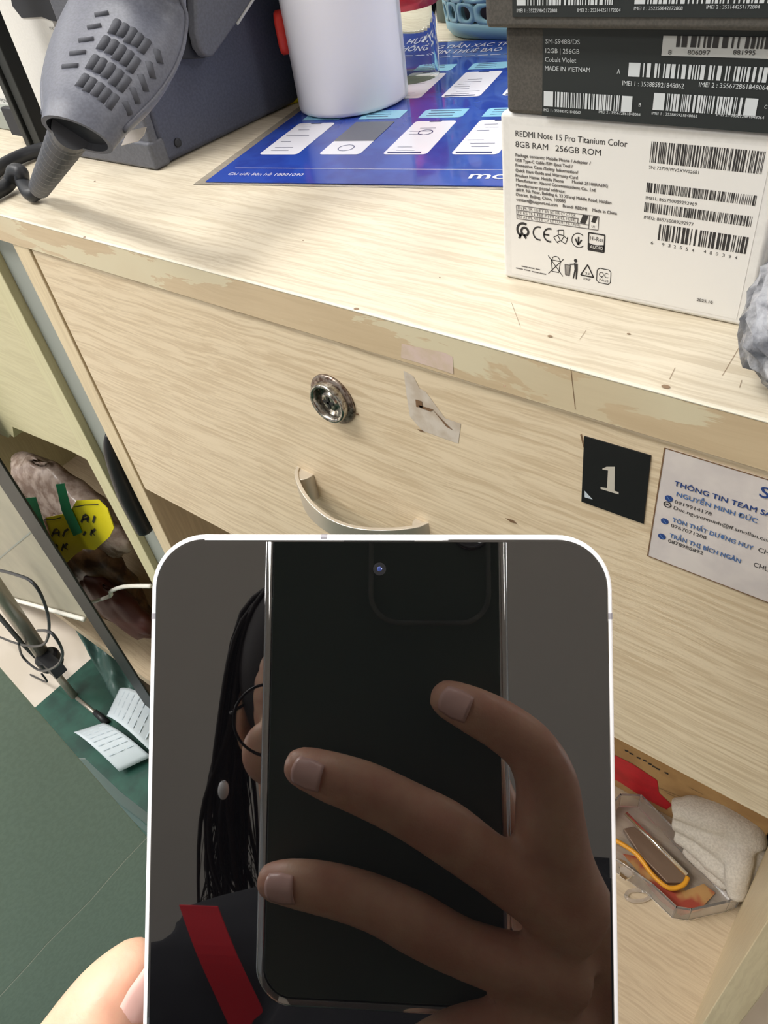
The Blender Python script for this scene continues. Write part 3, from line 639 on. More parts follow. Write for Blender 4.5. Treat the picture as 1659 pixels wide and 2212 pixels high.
GM.text(wl, 'Chi tiết liên hệ 18001090', .0088, .0092, .048, .0034, False, H1)
GM.text(wl, 'mobifone', .1508, .0080, .060, .0085, True, H1)
GM.text(wl, 'HƯỚNG DẪN XÁC THỰC', .0230, .2555, .092, .0095, True, H1); GM.text(wl, 'THÔNG TIN THUÊ BAO', .0180, .2410, .083, .0095, True, H1)
for k in range(9): GM.line(wl, (.030 + k * .0095, .2320), (.0375 + k * .0095, .2320), .0012, H1)
cw.build('printed_screens', M['cardwhite'], gd); cc.build('printed_captions', M['cardcyan'], gd); cg.build('grey_picture', M['cardgrey'], gd); cn.build('navy_print', M['inknavy'], gd); wl.build('white_lettering', M['cardwhite'], gd)

# ================================================================== WHITE CYLINDER LAMP / BOTTLE
f0 = at_z(765, 218, 0.0013); rad = 0.0362
cyl_c = Vector((f0.x, f0.y, Z(0.0013)))
t = thing('white_tumbler', 'tall white cylinder with a red side button standing on the blue sheet', 'tumbler', cyl_c)
MB().lathe(cyl_c, (0, 0, 1), [(rad * .93, 0), (rad * .99, .001), (rad, .003), (rad, .190), (rad * .97, .196), (rad * .9, .198)], 64).build('body', M['white'], t, smooth=True, bevel=0)
bd = (at_y(632, 66, cyl_c.y) - cyl_c); bd.z = 0; ang = math.atan2(-0.10, -1)
bdir = Vector((math.cos(R(190)), math.sin(R(190)), 0))
lf = Vector((-(CAM - cyl_c).y, (CAM - cyl_c).x, 0)).normalized(); lf = -lf if lf.dot(rt) > 0 else lf
zb = (CAM + ray(634, 66) * ((cyl_c + lf * rad - CAM).dot(Vector((-lf.y, lf.x, 0))) / ray(634, 66).dot(Vector((-lf.y, lf.x, 0))))).z
bc = cyl_c + lf * (rad + 0.0006); bc.z = zb; tv = Vector((-lf.y, lf.x, 0))
mb = MB()
ring = lambda h_, s_: [bc + lf * h_ + tv * (math.cos(q) * .006 * s_) + Vector((0, 0, 1)) * (((math.sin(q) > 0) * 2 - 1) * .0065 + math.sin(q) * .0055) * s_ for q in [2 * math.pi * (k + .5) / 20 for k in range(20)]]
mb.loft([ring(-.0015, 1), ring(.0030, 1), ring(.0042, .9), ring(.0046, .7)]); mb.build('button', M['red'], t, smooth=True)

# ================================================================== CUPS, TUBE AND BASKET BEHIND
def cup(px, py, r_, h_, name, label, cat, mats, lip=None):
    c = at_z(px, py, 0.0013); t = thing(name, label, cat, c)
    MB().lathe(c, (0, 0, 1), [(r_ * .92, 0), (r_, h_), (r_ - .0012, h_), (r_ * .92 - .0012, .002), (0.001, .002)], 40, cap=True).build('wall', mats[0], t, smooth=True)
    if lip: MB().lathe(c, (0, 0, 1), [(r_ + .0003, h_ * .72), (r_ + .0008, h_ + .0004), (r_ + .0002, h_ + .0008), (r_ - .0015, h_ + .0004)], 40, cap=False).build('rim_band', mats[1], t, smooth=True, solid=.0004)
    return t, c
cup(888, 165, 0.0215, 0.058, 'clear_cup', 'small clear plastic cup with pinkish rim behind the white cylinder', 'cup', (M['glass'], M['redglass']), True)
c = at_z(905, 82, 0.0013) + Vector((-0.008, 0.070, 0)); c.z = Z(.0001)
t = thing('glue_bottle', 'dark green bottle with red cap behind the clear cup', 'bottle', c)
MB().lathe(c, (0, 0, 1), [(.020, 0), (.022, .003), (.022, .050), (.020, .056), (.0001, .056)], 32).build('body', mat('dark_green_glass', srgb(70, 84, 80), .2), t, smooth=True)
MB().lathe(c, (0, 0, 1), [(.023, .056), (.024, .058), (.024, .098), (.022, .10), (.0001, .10)], 32).build('cap', mat('red_cap', srgb(206, 28, 44), .4), t, smooth=True)
MB().box(c + Vector((.004, -.0235, .012)), c + Vector((.0065, -.0220, .046))).build('yellow_stripe', M['yellow'], t)
c = at_z(870, 60, 0.0) + Vector((-.045, .075, 0)); c.z = Z(.0001)
t = thing('glue_bottle', 'red capped bottle half hidden by the white cylinder', 'bottle', c)
MB().lathe(c, (0, 0, 1), [(.020, 0), (.022, .003), (.022, .050), (.020, .056), (.0001, .056)], 32).build('body', mat('grey_green_glass', srgb(90, 100, 96), .2), t, smooth=True)
MB().lathe(c, (0, 0, 1), [(.021, .056), (.022, .058), (.022, .098), (.020, .10), (.0001, .10)], 32).build('cap', mat('dark_red_cap', srgb(190, 26, 40), .4), t, smooth=True)
# clear acrylic stand
c = at_z(922, 190, .0014)
mb = MB(); q = [at_z(944, 195, .0014), at_z(878, 213, .0014)]
mb.prism([q[0], q[1], q[1] + Vector((0, 0, .062)), q[0] + Vector((0, 0, .062))], (.0012, .0018, 0))
tag(mb.build('acrylic_holder', M['glass'], bevel=.0004), 'thin clear acrylic sign holder standing on the blue sheet by the cup', 'sign holder')
# basket with drop-shaped holes
bc = at_z(1035, 84, 0.0) + Vector((0.020, 0.055, 0)); bc.z = Z(0.0002)
bk_ = thing('plastic_basket', 'pale blue plastic basket with rows of oval holes behind the boxes', 'basket', bc)
def bask():
    mb = MB(); nseg = 26; rows = 7; W_, D_, Ht = 0.062, 0.062, 0.10
    def rr(t, z):
        k = 1 + 0.18 * z / Ht; cx = math.copysign(abs(math.cos(t)) ** .62, math.cos(t)) * W_ * k; cy = math.copysign(abs(math.sin(t)) ** .62, math.sin(t)) * D_ * k
        return Vector((bc.x + cx, bc.y + cy, bc.z + z))
    z = 0.0; rings = []
    # solid foot
    for zz_, s_ in ((0, .90), (.002, .96), (.006, 1.0), (.0115, 1.0)):
        rings.append([bc + Vector(((rr(2 * math.pi * k / 104, zz_).x - bc.x) * s_, (rr(2 * math.pi * k / 104, zz_).y - bc.y) * s_, zz_)) for k in range(104)])
    mb.loft(rings, cap=False); mb.add(rings[0], [tuple(range(104))])
    # lattice rows: quads with an oval opening each
    cell_h = 0.0135
    for r_ in range(rows):
        z0 = .0115 + r_ * cell_h
        for s_ in range(nseg):
            t0 = 2 * math.pi * (s_ + .5 * (r_ % 2)) / nseg; t1 = t0 + 2 * math.pi / nseg
            out = []; inn = []; K = 16
            for k in range(K):
                a = 2 * math.pi * (k + .5) / K; ca, sa = math.cos(a), math.sin(a); mxx = max(abs(ca), abs(sa))
                u_, v_ = .5 + .5 * ca / mxx, .5 + .5 * sa / mxx; out.append(rr(t0 + (t1 - t0) * u_, z0 + cell_h * v_))
                u_, v_ = .5 + .32 * ca, .5 + .36 * sa; inn.append(rr(t0 + (t1 - t0) * u_, z0 + cell_h * v_))
            mb.add(out + inn, [(k, (k + 1) % K, K + (k + 1) % K, K + k) for k in range(K)])
    return mb
bask().build('lattice_body', M['basket'], bk_, smooth=True, solid=.0022)
mb = MB(); mb.tube([Vector((bc.x + math.copysign(abs(math.cos(q)) ** .62, math.cos(q)) * .0745, bc.y + math.copysign(abs(math.sin(q)) ** .62, math.sin(q)) * .0745, bc.z + .107)) for q in [2 * math.pi * k / 60 for k in range(61)]], .003, 8); mb.build('rim', M['basket'], bk_, smooth=True)
tag(MB().box(bc + Vector((-.045, -.045, .004)), bc + Vector((.045, .045, .085))).build('pouch', mat('dark_plum_filler', srgb(62, 50, 60), .8), bevel=.012, seg=4), 'dark plum block added inside the pale blue basket to darken its holes', 'pouch')  # added dark filler, makes the basket holes look dark
p0 = at_z(925, 78, 0.0)
mb = MB(); mb.grid(lambda u_, v_: (p0.x - .02 + .03 * u_, p0.y + .055 + .03 * v_ + .004 * math.sin(6 * u_), Z(.002) + .05 * v_ + .006 * math.sin(9 * u_ + 5 * v_)), 10, 10)
tag(mb.build('crumpled_paper', M['paper'], smooth=True, solid=.0006), 'crumpled white paper standing left of the blue basket', 'paper')

# ================================================================== DARK STATION BOX + HOT AIR GUN
sx1, sy0 = at_z(343, 368, 0).x, at_z(343, 368, 0).y
st = thing('rework_station', 'dark blue-grey boxy appliance at the left rear of the counter', 'appliance', (sx1 - .05, sy0 + .10, Z(0)))
MB().box((sx1 - .050, sy0 + .006, Z(.0006)), (sx1, sy0 + .20, Z(.19))).build('shell', M['station'], st, bevel=.004, seg=3)
MB().box((sx1 - .051, sy0, Z(.0006)), (sx1 + .0006, sy0 + .0065, Z(.19))).build('front_plate', M['stationfront'], st, bevel=.002)
MB().box((sx1 - .105, sy0 - .002, Z(.0004)), (sx1 + .0010, sy0 + .010, Z(.016))).build('base_strip', M['stationfront'], st, bevel=.002)
for (px, py) in ((309, 348),):
    q = at_y(px, py, sy0); MB().lathe(q, (0, -1, 0), [(.0028, -.0005), (.0028, .0008), (.0018, .0008), (.0016, .0002)], 20).build('screw', M['gundark'], st, smooth=True)
q = at_x(383, 308, sx1); MB().lathe(q, (1, 0, 0), [(.0026, 0), (.0024, .0011), (.0012, .0011)], 20).build('screw', M['gundark'], st, smooth=True)
# gun lying in front of the box
fwd = c2w_dir((0, 0, 1))
def cam_pt(px, py, d): return at_d(px, py, d)
GD = 0.425
gun = thing('hot_air_gun', 'dark grey hot air gun with slotted bulb and ribbed cable end', 'hot air gun', cam_pt(170, 300, GD))
axis = [at_y(x, y, sy0 - (.108, .101, .087, .074, .062, .051, .043, .036, .036)[i_]) for i_, (x, y) in enumerate(((167, 292), (185, 255), (212, 200), (236, 145), (256, 92), (276, 40), (296, -20), (318, -90), (345, -180)))]
depth_of = lambda p: (p - CAM).dot(fwd)
spec = [(80, .6), (92, .62), (120, .55), (134, .50), (136, .47), (128, .48), (118, .5), (108, .6), (96, .7)]
def gun_ring(i_, scale=1.0, n=48):
    p = axis[i_]; t_ = (axis[min(i_ + 1, len(axis) - 1)] - axis[max(i_ - 1, 0)]).normalized()
    sd = t_.cross(fwd).normalized(); dp = sd.cross(t_).normalized(); r_ = spec[i_][0] * depth_of(p) / F * scale
    return [p + sd * math.cos(q) * r_ + dp * math.sin(q) * r_ * spec[i_][1] for q in [2 * math.pi * k / n for k in range(n)]]
# smooth interpolation of the rings
R0 = [gun_ring(k) for k in range(len(axis))]
cols = [bez([R0[i_][k] for i_ in range(len(R0))], 5) for k in range(48)]
rings = [[cols[k][i_] for k in range(48)] for i_ in range(len(cols[0]))]
mb = MB(); mb.loft(rings, cap=False)
inner = [[(p - axis[0]) * .86 + axis[0] for p in rings[0]], [(p - axis[0]) * .80 + axis[0] + (axis[1] - axis[0]) * .35 for p in rings[0]]]
mb.loft([rings[0], inner[0]], cap=False)
mb.build('body', M['gun'], gun, smooth=True)
mb = MB(); mb.loft(inner, cap=False); mb.add(inner[1], [tuple(range(48))]); mb.build('end_recess', M['gundark'], gun)
# seam ridge along the outer edge
mb = MB(); mb.tube([rings[i_][0] for i_ in range(4, len(rings))], .0011, 8); mb.tube([rings[i_][24] for i_ in range(4, len(rings))], .0011, 8); mb.build('seam_ridge', M['gun'], gun, smooth=True)
def gun_surf(px, py, lift=.0004):
    """point on the front of the gun seen at a photo pixel"""
    r_ = ray(px, py).normalized(); best = None
    from mathutils.geometry import intersect_ray_tri
    for i_ in range(len(rings) - 1):
        for k in range(48):
            a_, b2_, c2_, d2_ = rings[i_][k], rings[i_][(k + 1) % 48], rings[i_ + 1][(k + 1) % 48], rings[i_ + 1][k]
            for tri in ((a_, b2_, c2_), (a_, c2_, d2_)):
                h_ = intersect_ray_tri(*tri, r_, CAM)
                if h_ and (best is None or (h_ - CAM).length < (best - CAM).length): best = h_
    return (best if best else CAM + r_ * GD) - r_ * lift
def slot(p, q, w_):
    p = gun_surf(*p, -w_ * .78); q = gun_surf(*q, -w_ * .78); mid = (p + q) / 2
    mb.tube([p, mid + (mid - CAM).normalized() * -.0002, q], [w_, w_, w_], 8)
mb = MB()
grid_rows = [((255, 50), (242, 78)), ((272, 59), (258, 84)), ((289, 68), (274, 98)), ((303, 80), (288, 104)), ((319, 92), (302, 118)),
             ((232, 86), (217, 112)), ((250, 94), (234, 121)), ((266, 105), (248, 134)), ((282, 117), (264, 145)), ((296, 131), (278, 160)),
             ((209, 127), (194, 154)), ((225, 134), (208, 162)), ((243, 145), (224, 172)), ((260, 158), (240, 188)), ((276, 172), (256, 200)),
             ((188, 168), (172, 192)), ((203, 176), (186, 203)), ((220, 187), (203, 212)), ((234, 198), (216, 224)), ((250, 210), (232, 238)),
             ((336, 112), (343, 140)), ((319, 138), (327, 172)), ((301, 165), (312, 200)), ((283, 193), (294, 226)), ((266, 222), (278, 250))]
for p, q in grid_rows: slot(p, q, .0020)
for p, q in (((206, 36), (236, 31)), ((190, 63), (220, 58)), ((172, 91), (204, 87)), ((153, 119), (187, 116)), ((137, 147), (170, 145))): slot(p, q, .0014)
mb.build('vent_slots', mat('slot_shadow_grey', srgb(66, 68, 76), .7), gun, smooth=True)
# strain relief
base = at_y(152, 286, sy0 - .104); tip = at_z(82, 412, .0065)
ax_ = (tip - base); L_ = ax_.length; prof = []
prof.append((.0074, -.006)); prof.append((.0074, .001))
for k in range(12):
    t_ = .003 + (L_ - .005) * k / 12; r_ = .0078 - .0022 * k / 12; prof += [(r_, t_), (r_, t_ + .0014), (r_ * .70, t_ + .0017), (r_ * .70, t_ + .0036)]
MB().lathe(base, ax_, prof, 28).build('strain_relief', mat('ribbed_rubber', srgb(66, 68, 74), .5), gun, smooth=False)
cb = [base + ax_ * .9, tip, at_z(66, 419, .005), at_z(50, 395, .006), at_z(45, 372, .012), at_z(30, 370, .012), at_z(22, 392, .006), at_z(8, 405, .005), at_z(-30, 425, .005)]
MB().tube(bez(cb), .0042, 12).build('cable', M['cable'], gun, smooth=True)
cb = [at_z(150, 322, .0048), at_z(110, 320, .0048), at_z(80, 326, .0048), at_z(40, 340, .0048), at_z(0, 362, .0048), at_z(-40, 395, .0048)]
tag(MB().tube(bez(cb), .0043, 12).build('black_cable', M['cable'], smooth=True), 'thick dark cable running out to the left below the black frame', 'cable')
q0 = [gun_surf(x, y, .0012) for x, y in ((276, 283), (316, 274), (311, 287), (298, 303), (262, 315))]
q0 = [at_y(x, y, sy0 - .072) for x, y in ((276, 283), (316, 274), (311, 290), (299, 304), (262, 314))]
MB().prism(q0, fwd * .0004).build('paper_tag', M['card'], gun)
# second grey part: holder cradle in front of the dark side
hl = thing('tool_holder', 'grey rounded tool cradle at the side of the dark appliance', 'holder', at_x(470, 60, sx1 + .01))
pts = [(420, -120), (422, 0), (424, 70), (432, 104), (446, 124), (462, 122), (482, 96), (505, 62), (514, 50), (546, 0), (580, -60), (600, -120)]
MB().prism([at_x(x, y, sx1 + .016) for x, y in pts], (-.008, 0, 0)).build('cradle', M['stationfront'], hl, bevel=.002, seg=3)
pts = [(384, 128), (402, 60), (418, 10), (430, -60), (470, -60), (446, 126)]
MB().prism([at_x(x, y, sx1 + .0075) for x, y in pts], (-.0065, 0, 0)).build('bracket', M['gundark'], hl, bevel=.001)
q = [at_x(512, 52, sx1 + .0155), at_x(546, 0, sx1 + .0155), at_x(585, -66, sx1 + .0155)]
MB().tube(q, .0009, 8).build('edge_lip', M['inkgrey'], hl, smooth=True)
tag(MB().tube(bez([at_z(560, 232, .003), at_z(610, 222, .002), at_z(645, 213, .002), at_z(668, 208, .002)]), .0022, 8).build('yellow_cord', M['yellow'], smooth=True), 'bit of yellow cord lying behind the dark appliance', 'cord')

# ================================================================== BLACK FRAME STAND + WHITE BOARD (top left)
by_ = at_z(60, 300, 0).y
wbq = thing('white_board', 'white board with dark round marks behind the hot air gun', 'board', (-.66, by_ + .02, Z(0)))
yb = by_ + .020
MB().box((-.95, yb, Z(.012)), (sx1 - .11, yb + .004, Z(.30))).build('panel', M['wbox'], wbq)
BF = Face((-.6, yb, Z(.0)), (1, 0, 0), (0, 0, 1)); k_ = MB()
for poly in ([(20, -30), (28, 12), (48, 38), (92, 36), (112, 44), (134, 47), (150, 30), (152, -30)], [(94, 165), (98, 158), (112, 158), (112, 205), (105, 200), (96, 188)], [(180, -30), (184, 10), (200, 6), (210, -30)]): BF.poly(k_, [BF.uv(*q) for q in poly], .0006)
BF.ptext(k_, '400', (164, 12), (180, 15), 8, False, .0006); BF.ptext(k_, '100', (110, 64), (120, 66), 7, False, .0006)
BF.ptext(k_, 'POWER', (4, 220), (32, 224), 8, False, .0006)
k_.build('dark_marks', M['gundark'], wbq)
MB().box((-.95, yb - .012, Z(0.0003)), (at_y(66, 300, yb - .01).x, yb + .006, Z(.014))).build('base_rail', M['gap'], wbq, bevel=.001)
fr = thing('frame_stand', 'black metal frame post standing on the counter before the white board', 'frame', at_z(95, 325, 0))
pb = at_z(88, 322, 0.0); 
MB().box((pb.x - .003, pb.y - .002, Z(.0003)), (pb.x + .0075, pb.y + .008, Z(.26))).build('post', M['blacksteel'], fr, bevel=.0008)
MB().box((pb.x - .0105, pb.y - .004, Z(.0003)), (pb.x - .0042, pb.y + .003, Z(.26))).build('post', M['blacksteel'], fr, bevel=.0008)
MB().box((pb.x - .034, pb.y + .001, Z(.006)), (pb.x - .003, pb.y + .006, Z(.024))).build('clip', M['gundark'], fr, bevel=.0008)

# ================================================================== LEFT, BELOW: STAND, TRIPOD, BAG, PANEL
py_ = 0.172
fs = thing('display_board', 'grey-beige standing board with black right post beside the left cabinet', 'board', at_y(150, 1250, py_))
a = at_y(10, 1010, py_); b = at_y(325, 1480, py_)
xm = (at_y(0, 1010, py_).x + at_y(20, 1010, py_).x) / 2
P0_ = [at_y(-32, 1000, py_), at_y(1, 1000, py_), at_y(319, 1499, py_), at_y(297, 1499, py_)]
dwn = (P0_[3] - P0_[0]).normalized(); 
bot = lambda p, q: q + (q - p).normalized() * ((q.z - .002) / -(q - p).normalized().z)
pp = [P0_[0] - (P0_[3] - P0_[0]) * .3, P0_[1] - (P0_[2] - P0_[1]) * .3, bot(P0_[1], P0_[2]), bot(P0_[0], P0_[3])]
MB().prism(pp, (0, .0025, 0)).build('post', M['blacksteel'], fs, bevel=.0008)
bp_ = [at_y(-60, 940, py_), at_y(-2, 1046, py_), at_y(182, 1330, py_), at_y(180, 1342, py_), at_y(25, 1297, py_), at_y(-120, 1255, py_), at_y(-200, 1100, py_)]
MB().prism([p + Vector((0, .004, 0)) for p in bp_], (0, .006, 0)).build('panel', M['greyboard'], fs)
mb = MB(); q = [at_y(181, 1338, py_), at_y(25, 1294, py_), at_y(-80, 1263, py_)]; mb.tube([p for p in q], .0030, 8); mb.build('white_lip', M['whitecable'], fs, smooth=True)
DF = Face((-.7, py_ + .004, .3), (1, 0, 0), (0, 0, 1)); mb = MB(); DF.line(mb, DF.uv(-5, 1209), DF.uv(66, 1150), .0018, .0004); mb.build('joint_line', M['gap'], fs)

# bag of small things with yellow labels
def by(px, py, y=.30): return at_y(px, py, y)
Yb = .245
bag = thing('plastic_bag', 'clear bag of brown items with yellow label in the left cabinet', 'bag', at_y(210, 1330, Yb))
cc_ = at_y(215, 1235, Yb); zl = Z(-.678)
def blob(cpx, cpy, rpx, rpy, y, dep, material, name, parent, seed=1, amp=.10):
    c_ = at_y(cpx, cpy, y); dx = (at_y(cpx + rpx, cpy, y) - c_); dz = (at_y(cpx, cpy - rpy, y) - c_)
    ux = Vector((abs(dx.x), 0, 0)) if True else dx; uz = Vector((0, 0, abs(dz.z))); mb = MB(); mb.ellip(c_, ux, Vector((0, dep, 0)), uz, 36, 22)
    rr_ = random.Random(seed); ph = [rr_.uniform(0, 6) for _ in range(6)]; s_ = 2.2 / max(ux.length, .02)
    for p in mb.v:
        dd = p - c_; k = 1 + amp * (math.sin(dd.x * s_ * 3 + ph[0]) * math.cos(dd.z * s_ * 3.4 + ph[1]) + .6 * math.sin(dd.y * s_ * 5 + dd.x * s_ * 6 + ph[2]) * math.sin(dd.z * s_ * 7 + ph[3])); p -= dd * (1 - k)
        p.z = max(p.z, zl + .0005)
    return mb.build(name, material, parent, smooth=True)
blob(215, 1250, 52, 95, Yb + .012, .035, M['bag'], 'brown_contents', bag, 3)
blob(140, 1090, 85, 60, Yb + .03, .03, M['bagclear'], 'milky_film', bag, 5)
lbf = Face(at_y(170, 1140, Yb - .028), (1, 0, 0), (0, 0, 1)); yl = MB()
U2 = lambda x, y: lbf.uv(x, y)
pts = [(98, 1119), (150, 1108), (165, 1082), (212, 1080), (232, 1100), (246, 1140), (236, 1160), (205, 1188), (180, 1186), (160, 1200), (142, 1218), (125, 1200), (112, 1168)]
yl.prism([lbf.P(*U2(*q), 0) for q in pts], Vector((0, .001, 0))); yl.build('yellow_label', M['yellow'], bag)
ink = MB(); 
def hand(*strokes):
    for st_ in strokes: lbf.pline(ink, [U2(*q) for q in st_], .0028, .0008)
hand([(177, 1128), (182, 1114), (188, 1111), (192, 1115), (190, 1127)], [(180, 1122), (191, 1119)], [(206, 1114), (202, 1128)])
hand([(113, 1158), (119, 1144), (125, 1142), (129, 1146), (128, 1158)], [(115, 1152), (128, 1150)], [(149, 1142), (142, 1146), (137, 1158)], [(105, 1150), (106, 1158)])
hand([(181, 1156), (186, 1148)], [(200, 1144), (197, 1156)], [(207, 1142), (200, 1150), (206, 1156)])
hand([(118, 1178), (125, 1176), (123, 1190)], [(139, 1174), (134, 1189)], [(147, 1173), (138, 1181), (147, 1186)])
lbf.pline(ink, [U2(*q) for q in ((97, 1122), (118, 1121), (134, 1117))], .0012, .0008); lbf.pline(ink, [U2(*q) for q in ((160, 1095), (185, 1090), (214, 1089))], .0012, .0008)
ink.build('handwriting', M['inkd'], bag)
for pts in ([(58, 1074), (80, 1072), (98, 1130), (118, 1180), (108, 1178), (74, 1120)], [(124, 1044), (142, 1042), (156, 1095), (180, 1148), (162, 1156), (136, 1100)]):
    mb = MB(); mb.prism([lbf.P(*U2(*q), .0015) for q in pts], Vector((0, -.0006, 0))); mb.build('green_tape', M['green'], bag)
for p in ():
    pass
tag(MB().tube(bez([at_y(188, 1304, .20), at_y(236, 1288, .20), at_y(240, 1277, .20), at_y(270, 1267, .20), at_y(325, 1266, .20)]), .0024, 8).build('white_cable', M['whitecable'], smooth=True), 'thin white cable crossing in front of the bag in the left cabinet', 'cable')
blob(255, 1310, 45, 26, .232, .02, mat('dark_red_pouch', srgb(86, 44, 36), .5), 'dark_pouch', None, 8)
o = bpy.data.objects['dark_pouch']; tag(o, 'dark reddish pouch below the white cable in the left cabinet', 'pouch')

# tripod stand with clamp and cables on the floor
fl = 0.0035
tipp = at_z(232, 1562, -.75 + fl)
tri = thing('tripod_stand', 'grey metal tripod leg with black clamp standing on the floor at left', 'tripod', tipp)
yq = tipp.y; PT = lambda x, y: at_y(x, y, yq)
MB().tube([PT(-40, 1225), PT(6, 1290), PT(104, 1430)], [.0105, .0105, .0100], 16).build('upper_tube', M['pole'], tri, smooth=True)
MB().tube([PT(112, 1444), PT(172, 1518)], .0055, 12).build('lower_tube', M['pole'], tri, smooth=True)
MB().tube([PT(166, 1508), PT(215, 1548)], .0028, 12).build('thin_rod', M['pole'], tri, smooth=True)
MB().tube([PT(205, 1538), tipp], [.0042, .0052], 12).build('rubber_foot', M['black'], tri, smooth=True)
c0 = PT(110, 1432); mb = MB(); mb.lathe(c0 - (PT(120, 1446) - c0) * 1.3, PT(140, 1470) - c0, [(.012, 0), (.0165, .004), (.0165, .022), (.011, .027)], 18); mb.box(c0 + Vector((.006, -.012, .002)), c0 + Vector((.034, .006, .024))); mb.build('clamp', M['black'], tri, bevel=.001)
MB().tube([PT(-20, 1310), PT(48, 1390), PT(100, 1440)], .0035, 10).build('brace', M['blacksteel'], tri, smooth=True)
def cable(name, label, pix, r_, dy=-.012):
    tag(MB().tube(bez([at_y(x, y, yq + dy) for x, y in pix]), r_, 8).build(name, M['cable'], smooth=True), label, 'cable')
cable('black_cable', 'thin black cable looping around the tripod leg', [(-20, 1228), (30, 1240), (70, 1258), (95, 1300), (106, 1350), (98, 1388), (70, 1396), (30, 1388), (-20, 1368)], .0016)
cable('black_cable', 'thin black cable hanging in a small loop below the clamp', [(40, 1390), (50, 1420), (85, 1448), (120, 1440), (135, 1410), (112, 1368), (82, 1362)], .0016, -.02)
cable('black_cable', 'thin black cable slanting to the floor left of the tripod', [(-20, 1425), (20, 1440), (60, 1455), (100, 1473), (90, 1455)], .0014, -.016)

# crumpled green sheet and open booklet on the green tiles
mb = MB(); pa, pb2, pc, pd = at_z(160, 1352, -.70), at_z(215, 1340, -.70), at_z(330, 1510, -.745), at_z(250, 1520, -.745)
mb.grid(lambda u_, v_: (pa.lerp(pb2, u_)).lerp(pd.lerp(pc, u_), v_) + Vector((0, 0, .008 * math.sin(9 * u_ + 7 * v_) + .006 * math.sin(17 * v_))), 16, 20)
tag(mb.build('green_sheet', mat('grey_green_film', srgb(66, 92, 86), .35), smooth=True, solid=.0008), 'crumpled grey-green plastic sheet on the floor by the booklet', 'sheet')
bk2 = thing('open_booklet', 'open booklet with curled white pages lying on dark green floor', 'booklet', at_z(240, 1620, -.748))
def page(c00, c10, c11, c01, hgt, name):
    c00, c10, c11, c01 = [at_z(*q, -.745) for q in (c00, c10, c11, c01)]
    mb = MB(); mb.grid(lambda u_, v_: c00.lerp(c10, u_).lerp(c01.lerp(c11, u_), v_) + Vector((0, 0, .003 + hgt * math.sin(math.pi * min(1, u_ * .9 + .08)) ** .7)), 20, 10)
    o = mb.build(name, M['paper'], bk2, smooth=True, solid=.0008); return (c00, c10, c11, c01)
pgA = page((168, 1592), (262, 1672), (330, 1640), (230, 1572), .026, 'page')
pgB = page((240, 1560), (350, 1650), (390, 1560), (268, 1500), .034, 'page')
mb = MB()
for c00, c10, c11, c01 in (pgA, pgB):
    for r_ in range(7):
        u_ = .18 + .1 * r_
        for k in range(3):
            v0 = .12 + .28 * k; v1 = v0 + .2; hh = .0042 + (.026 if c00 == pgA[0] else .034) * math.sin(math.pi * min(1, u_ * .9 + .08)) ** .7
            A_ = c00.lerp(c10, u_).lerp(c01.lerp(c11, u_), v0); B_ = c00.lerp(c10, u_).lerp(c01.lerp(c11, u_), v1); w3 = (c10 - c00) * .018
            mb.quad(A_ + Vector((0, 0, hh)), B_ + Vector((0, 0, hh)), B_ + w3 + Vector((0, 0, hh)), A_ + w3 + Vector((0, 0, hh)))
mb.build('printed_lines', mat('faded_ink', srgb(186, 198, 206), .6), bk2)
# glass strips leaning by the green panel
sg = thing('glass_strips', 'blue-grey glass strips leaning along the edge of the green panel', 'glass strip', at_x(260, 1740, -.44))
for pts in ([(168, 1640), (186, 1640), (262, 1712), (330, 1765), (330, 1790), (250, 1730)], [(228, 1702), (236, 1704), (330, 1798), (330, 1812), (262, 1750)]):
    mb = MB(); mb.prism([at_x(x, y, -.436 - .004 * (len(pts) == 5)) for x, y in pts], (-.002, 0, 0)); mb.build('strip', M['greyglass'], sg)
# grey-green panel: faces the cabinets, far edge upright
gx = -.40
e0, e1 = at_x(-6, 1434, gx), at_x(316, 1806, gx)
gpn = thing('partition_board', 'large grey-green panel with a pale scratch line at lower left', 'panel', (gx - .012, -.4, 0))
up_ = (e0 - e1) / (e0 - e1).z
etop = e0 + up_ * .06; ebot = e1 + up_ * (.0005 - e1.z)
MB().prism([etop, ebot, Vector((gx, -1.1, .0005)), Vector((gx, -1.1, etop.z))], (-.020, 0, 0)).build('board', M['panelgreen'], gpn, bevel=.001)
PF = Face((gx, -.2, .4), (0, 1, 0), (0, 0, 1)); mb = MB(); PF.lift = .0003
pls = [(-10, 2162), (60, 2086), (100, 2040), (195, 1945), (235, 1898), (270, 1858), (318, 1808)]
PF.pline(mb, [PF.uv(*q) for q in pls], .0011); mb.build('scratch', M['panelline'], gpn)

# ================================================================== RIGHT, INSIDE THE CABINET
zb = ZB
mb_ = at_z(1480, 1700, zb)
cbx = thing('cardboard_box', 'brown cardboard box with red tape at the back of the open shelf', 'box', (-.14, .45, Z(zb)))
cy_ = at_z(1360, 1770, zb).y
cy_ = at_z(1440, 1762, zb).y
MB().box((-.40, cy_, Z(zb + .0005)), (XR0 - .004, cy_ + .12, Z(zb + .30))).build('carton', M['cardboard'], cbx, bevel=.001)
CF = Face((-.1, cy_, Z(zb)), (1, 0, 0), (0, 0, 1)); mb = MB()
CF.poly(mb, [CF.uv(*q) for q in ((1250, 1590), (1338, 1635), (1368, 1650), (1420, 1685), (1424, 1712), (1452, 1738), (1440, 1748), (1390, 1722), (1338, 1688), (1250, 1640))], .0006)
CF.poly(mb, [CF.uv(*q) for q in ((1565, 1755), (1580, 1758), (1640, 1800), (1640, 1830), (1600, 1800))], .0006)
mb.build('red_tape', M['redtape'], cbx)
mb = MB()
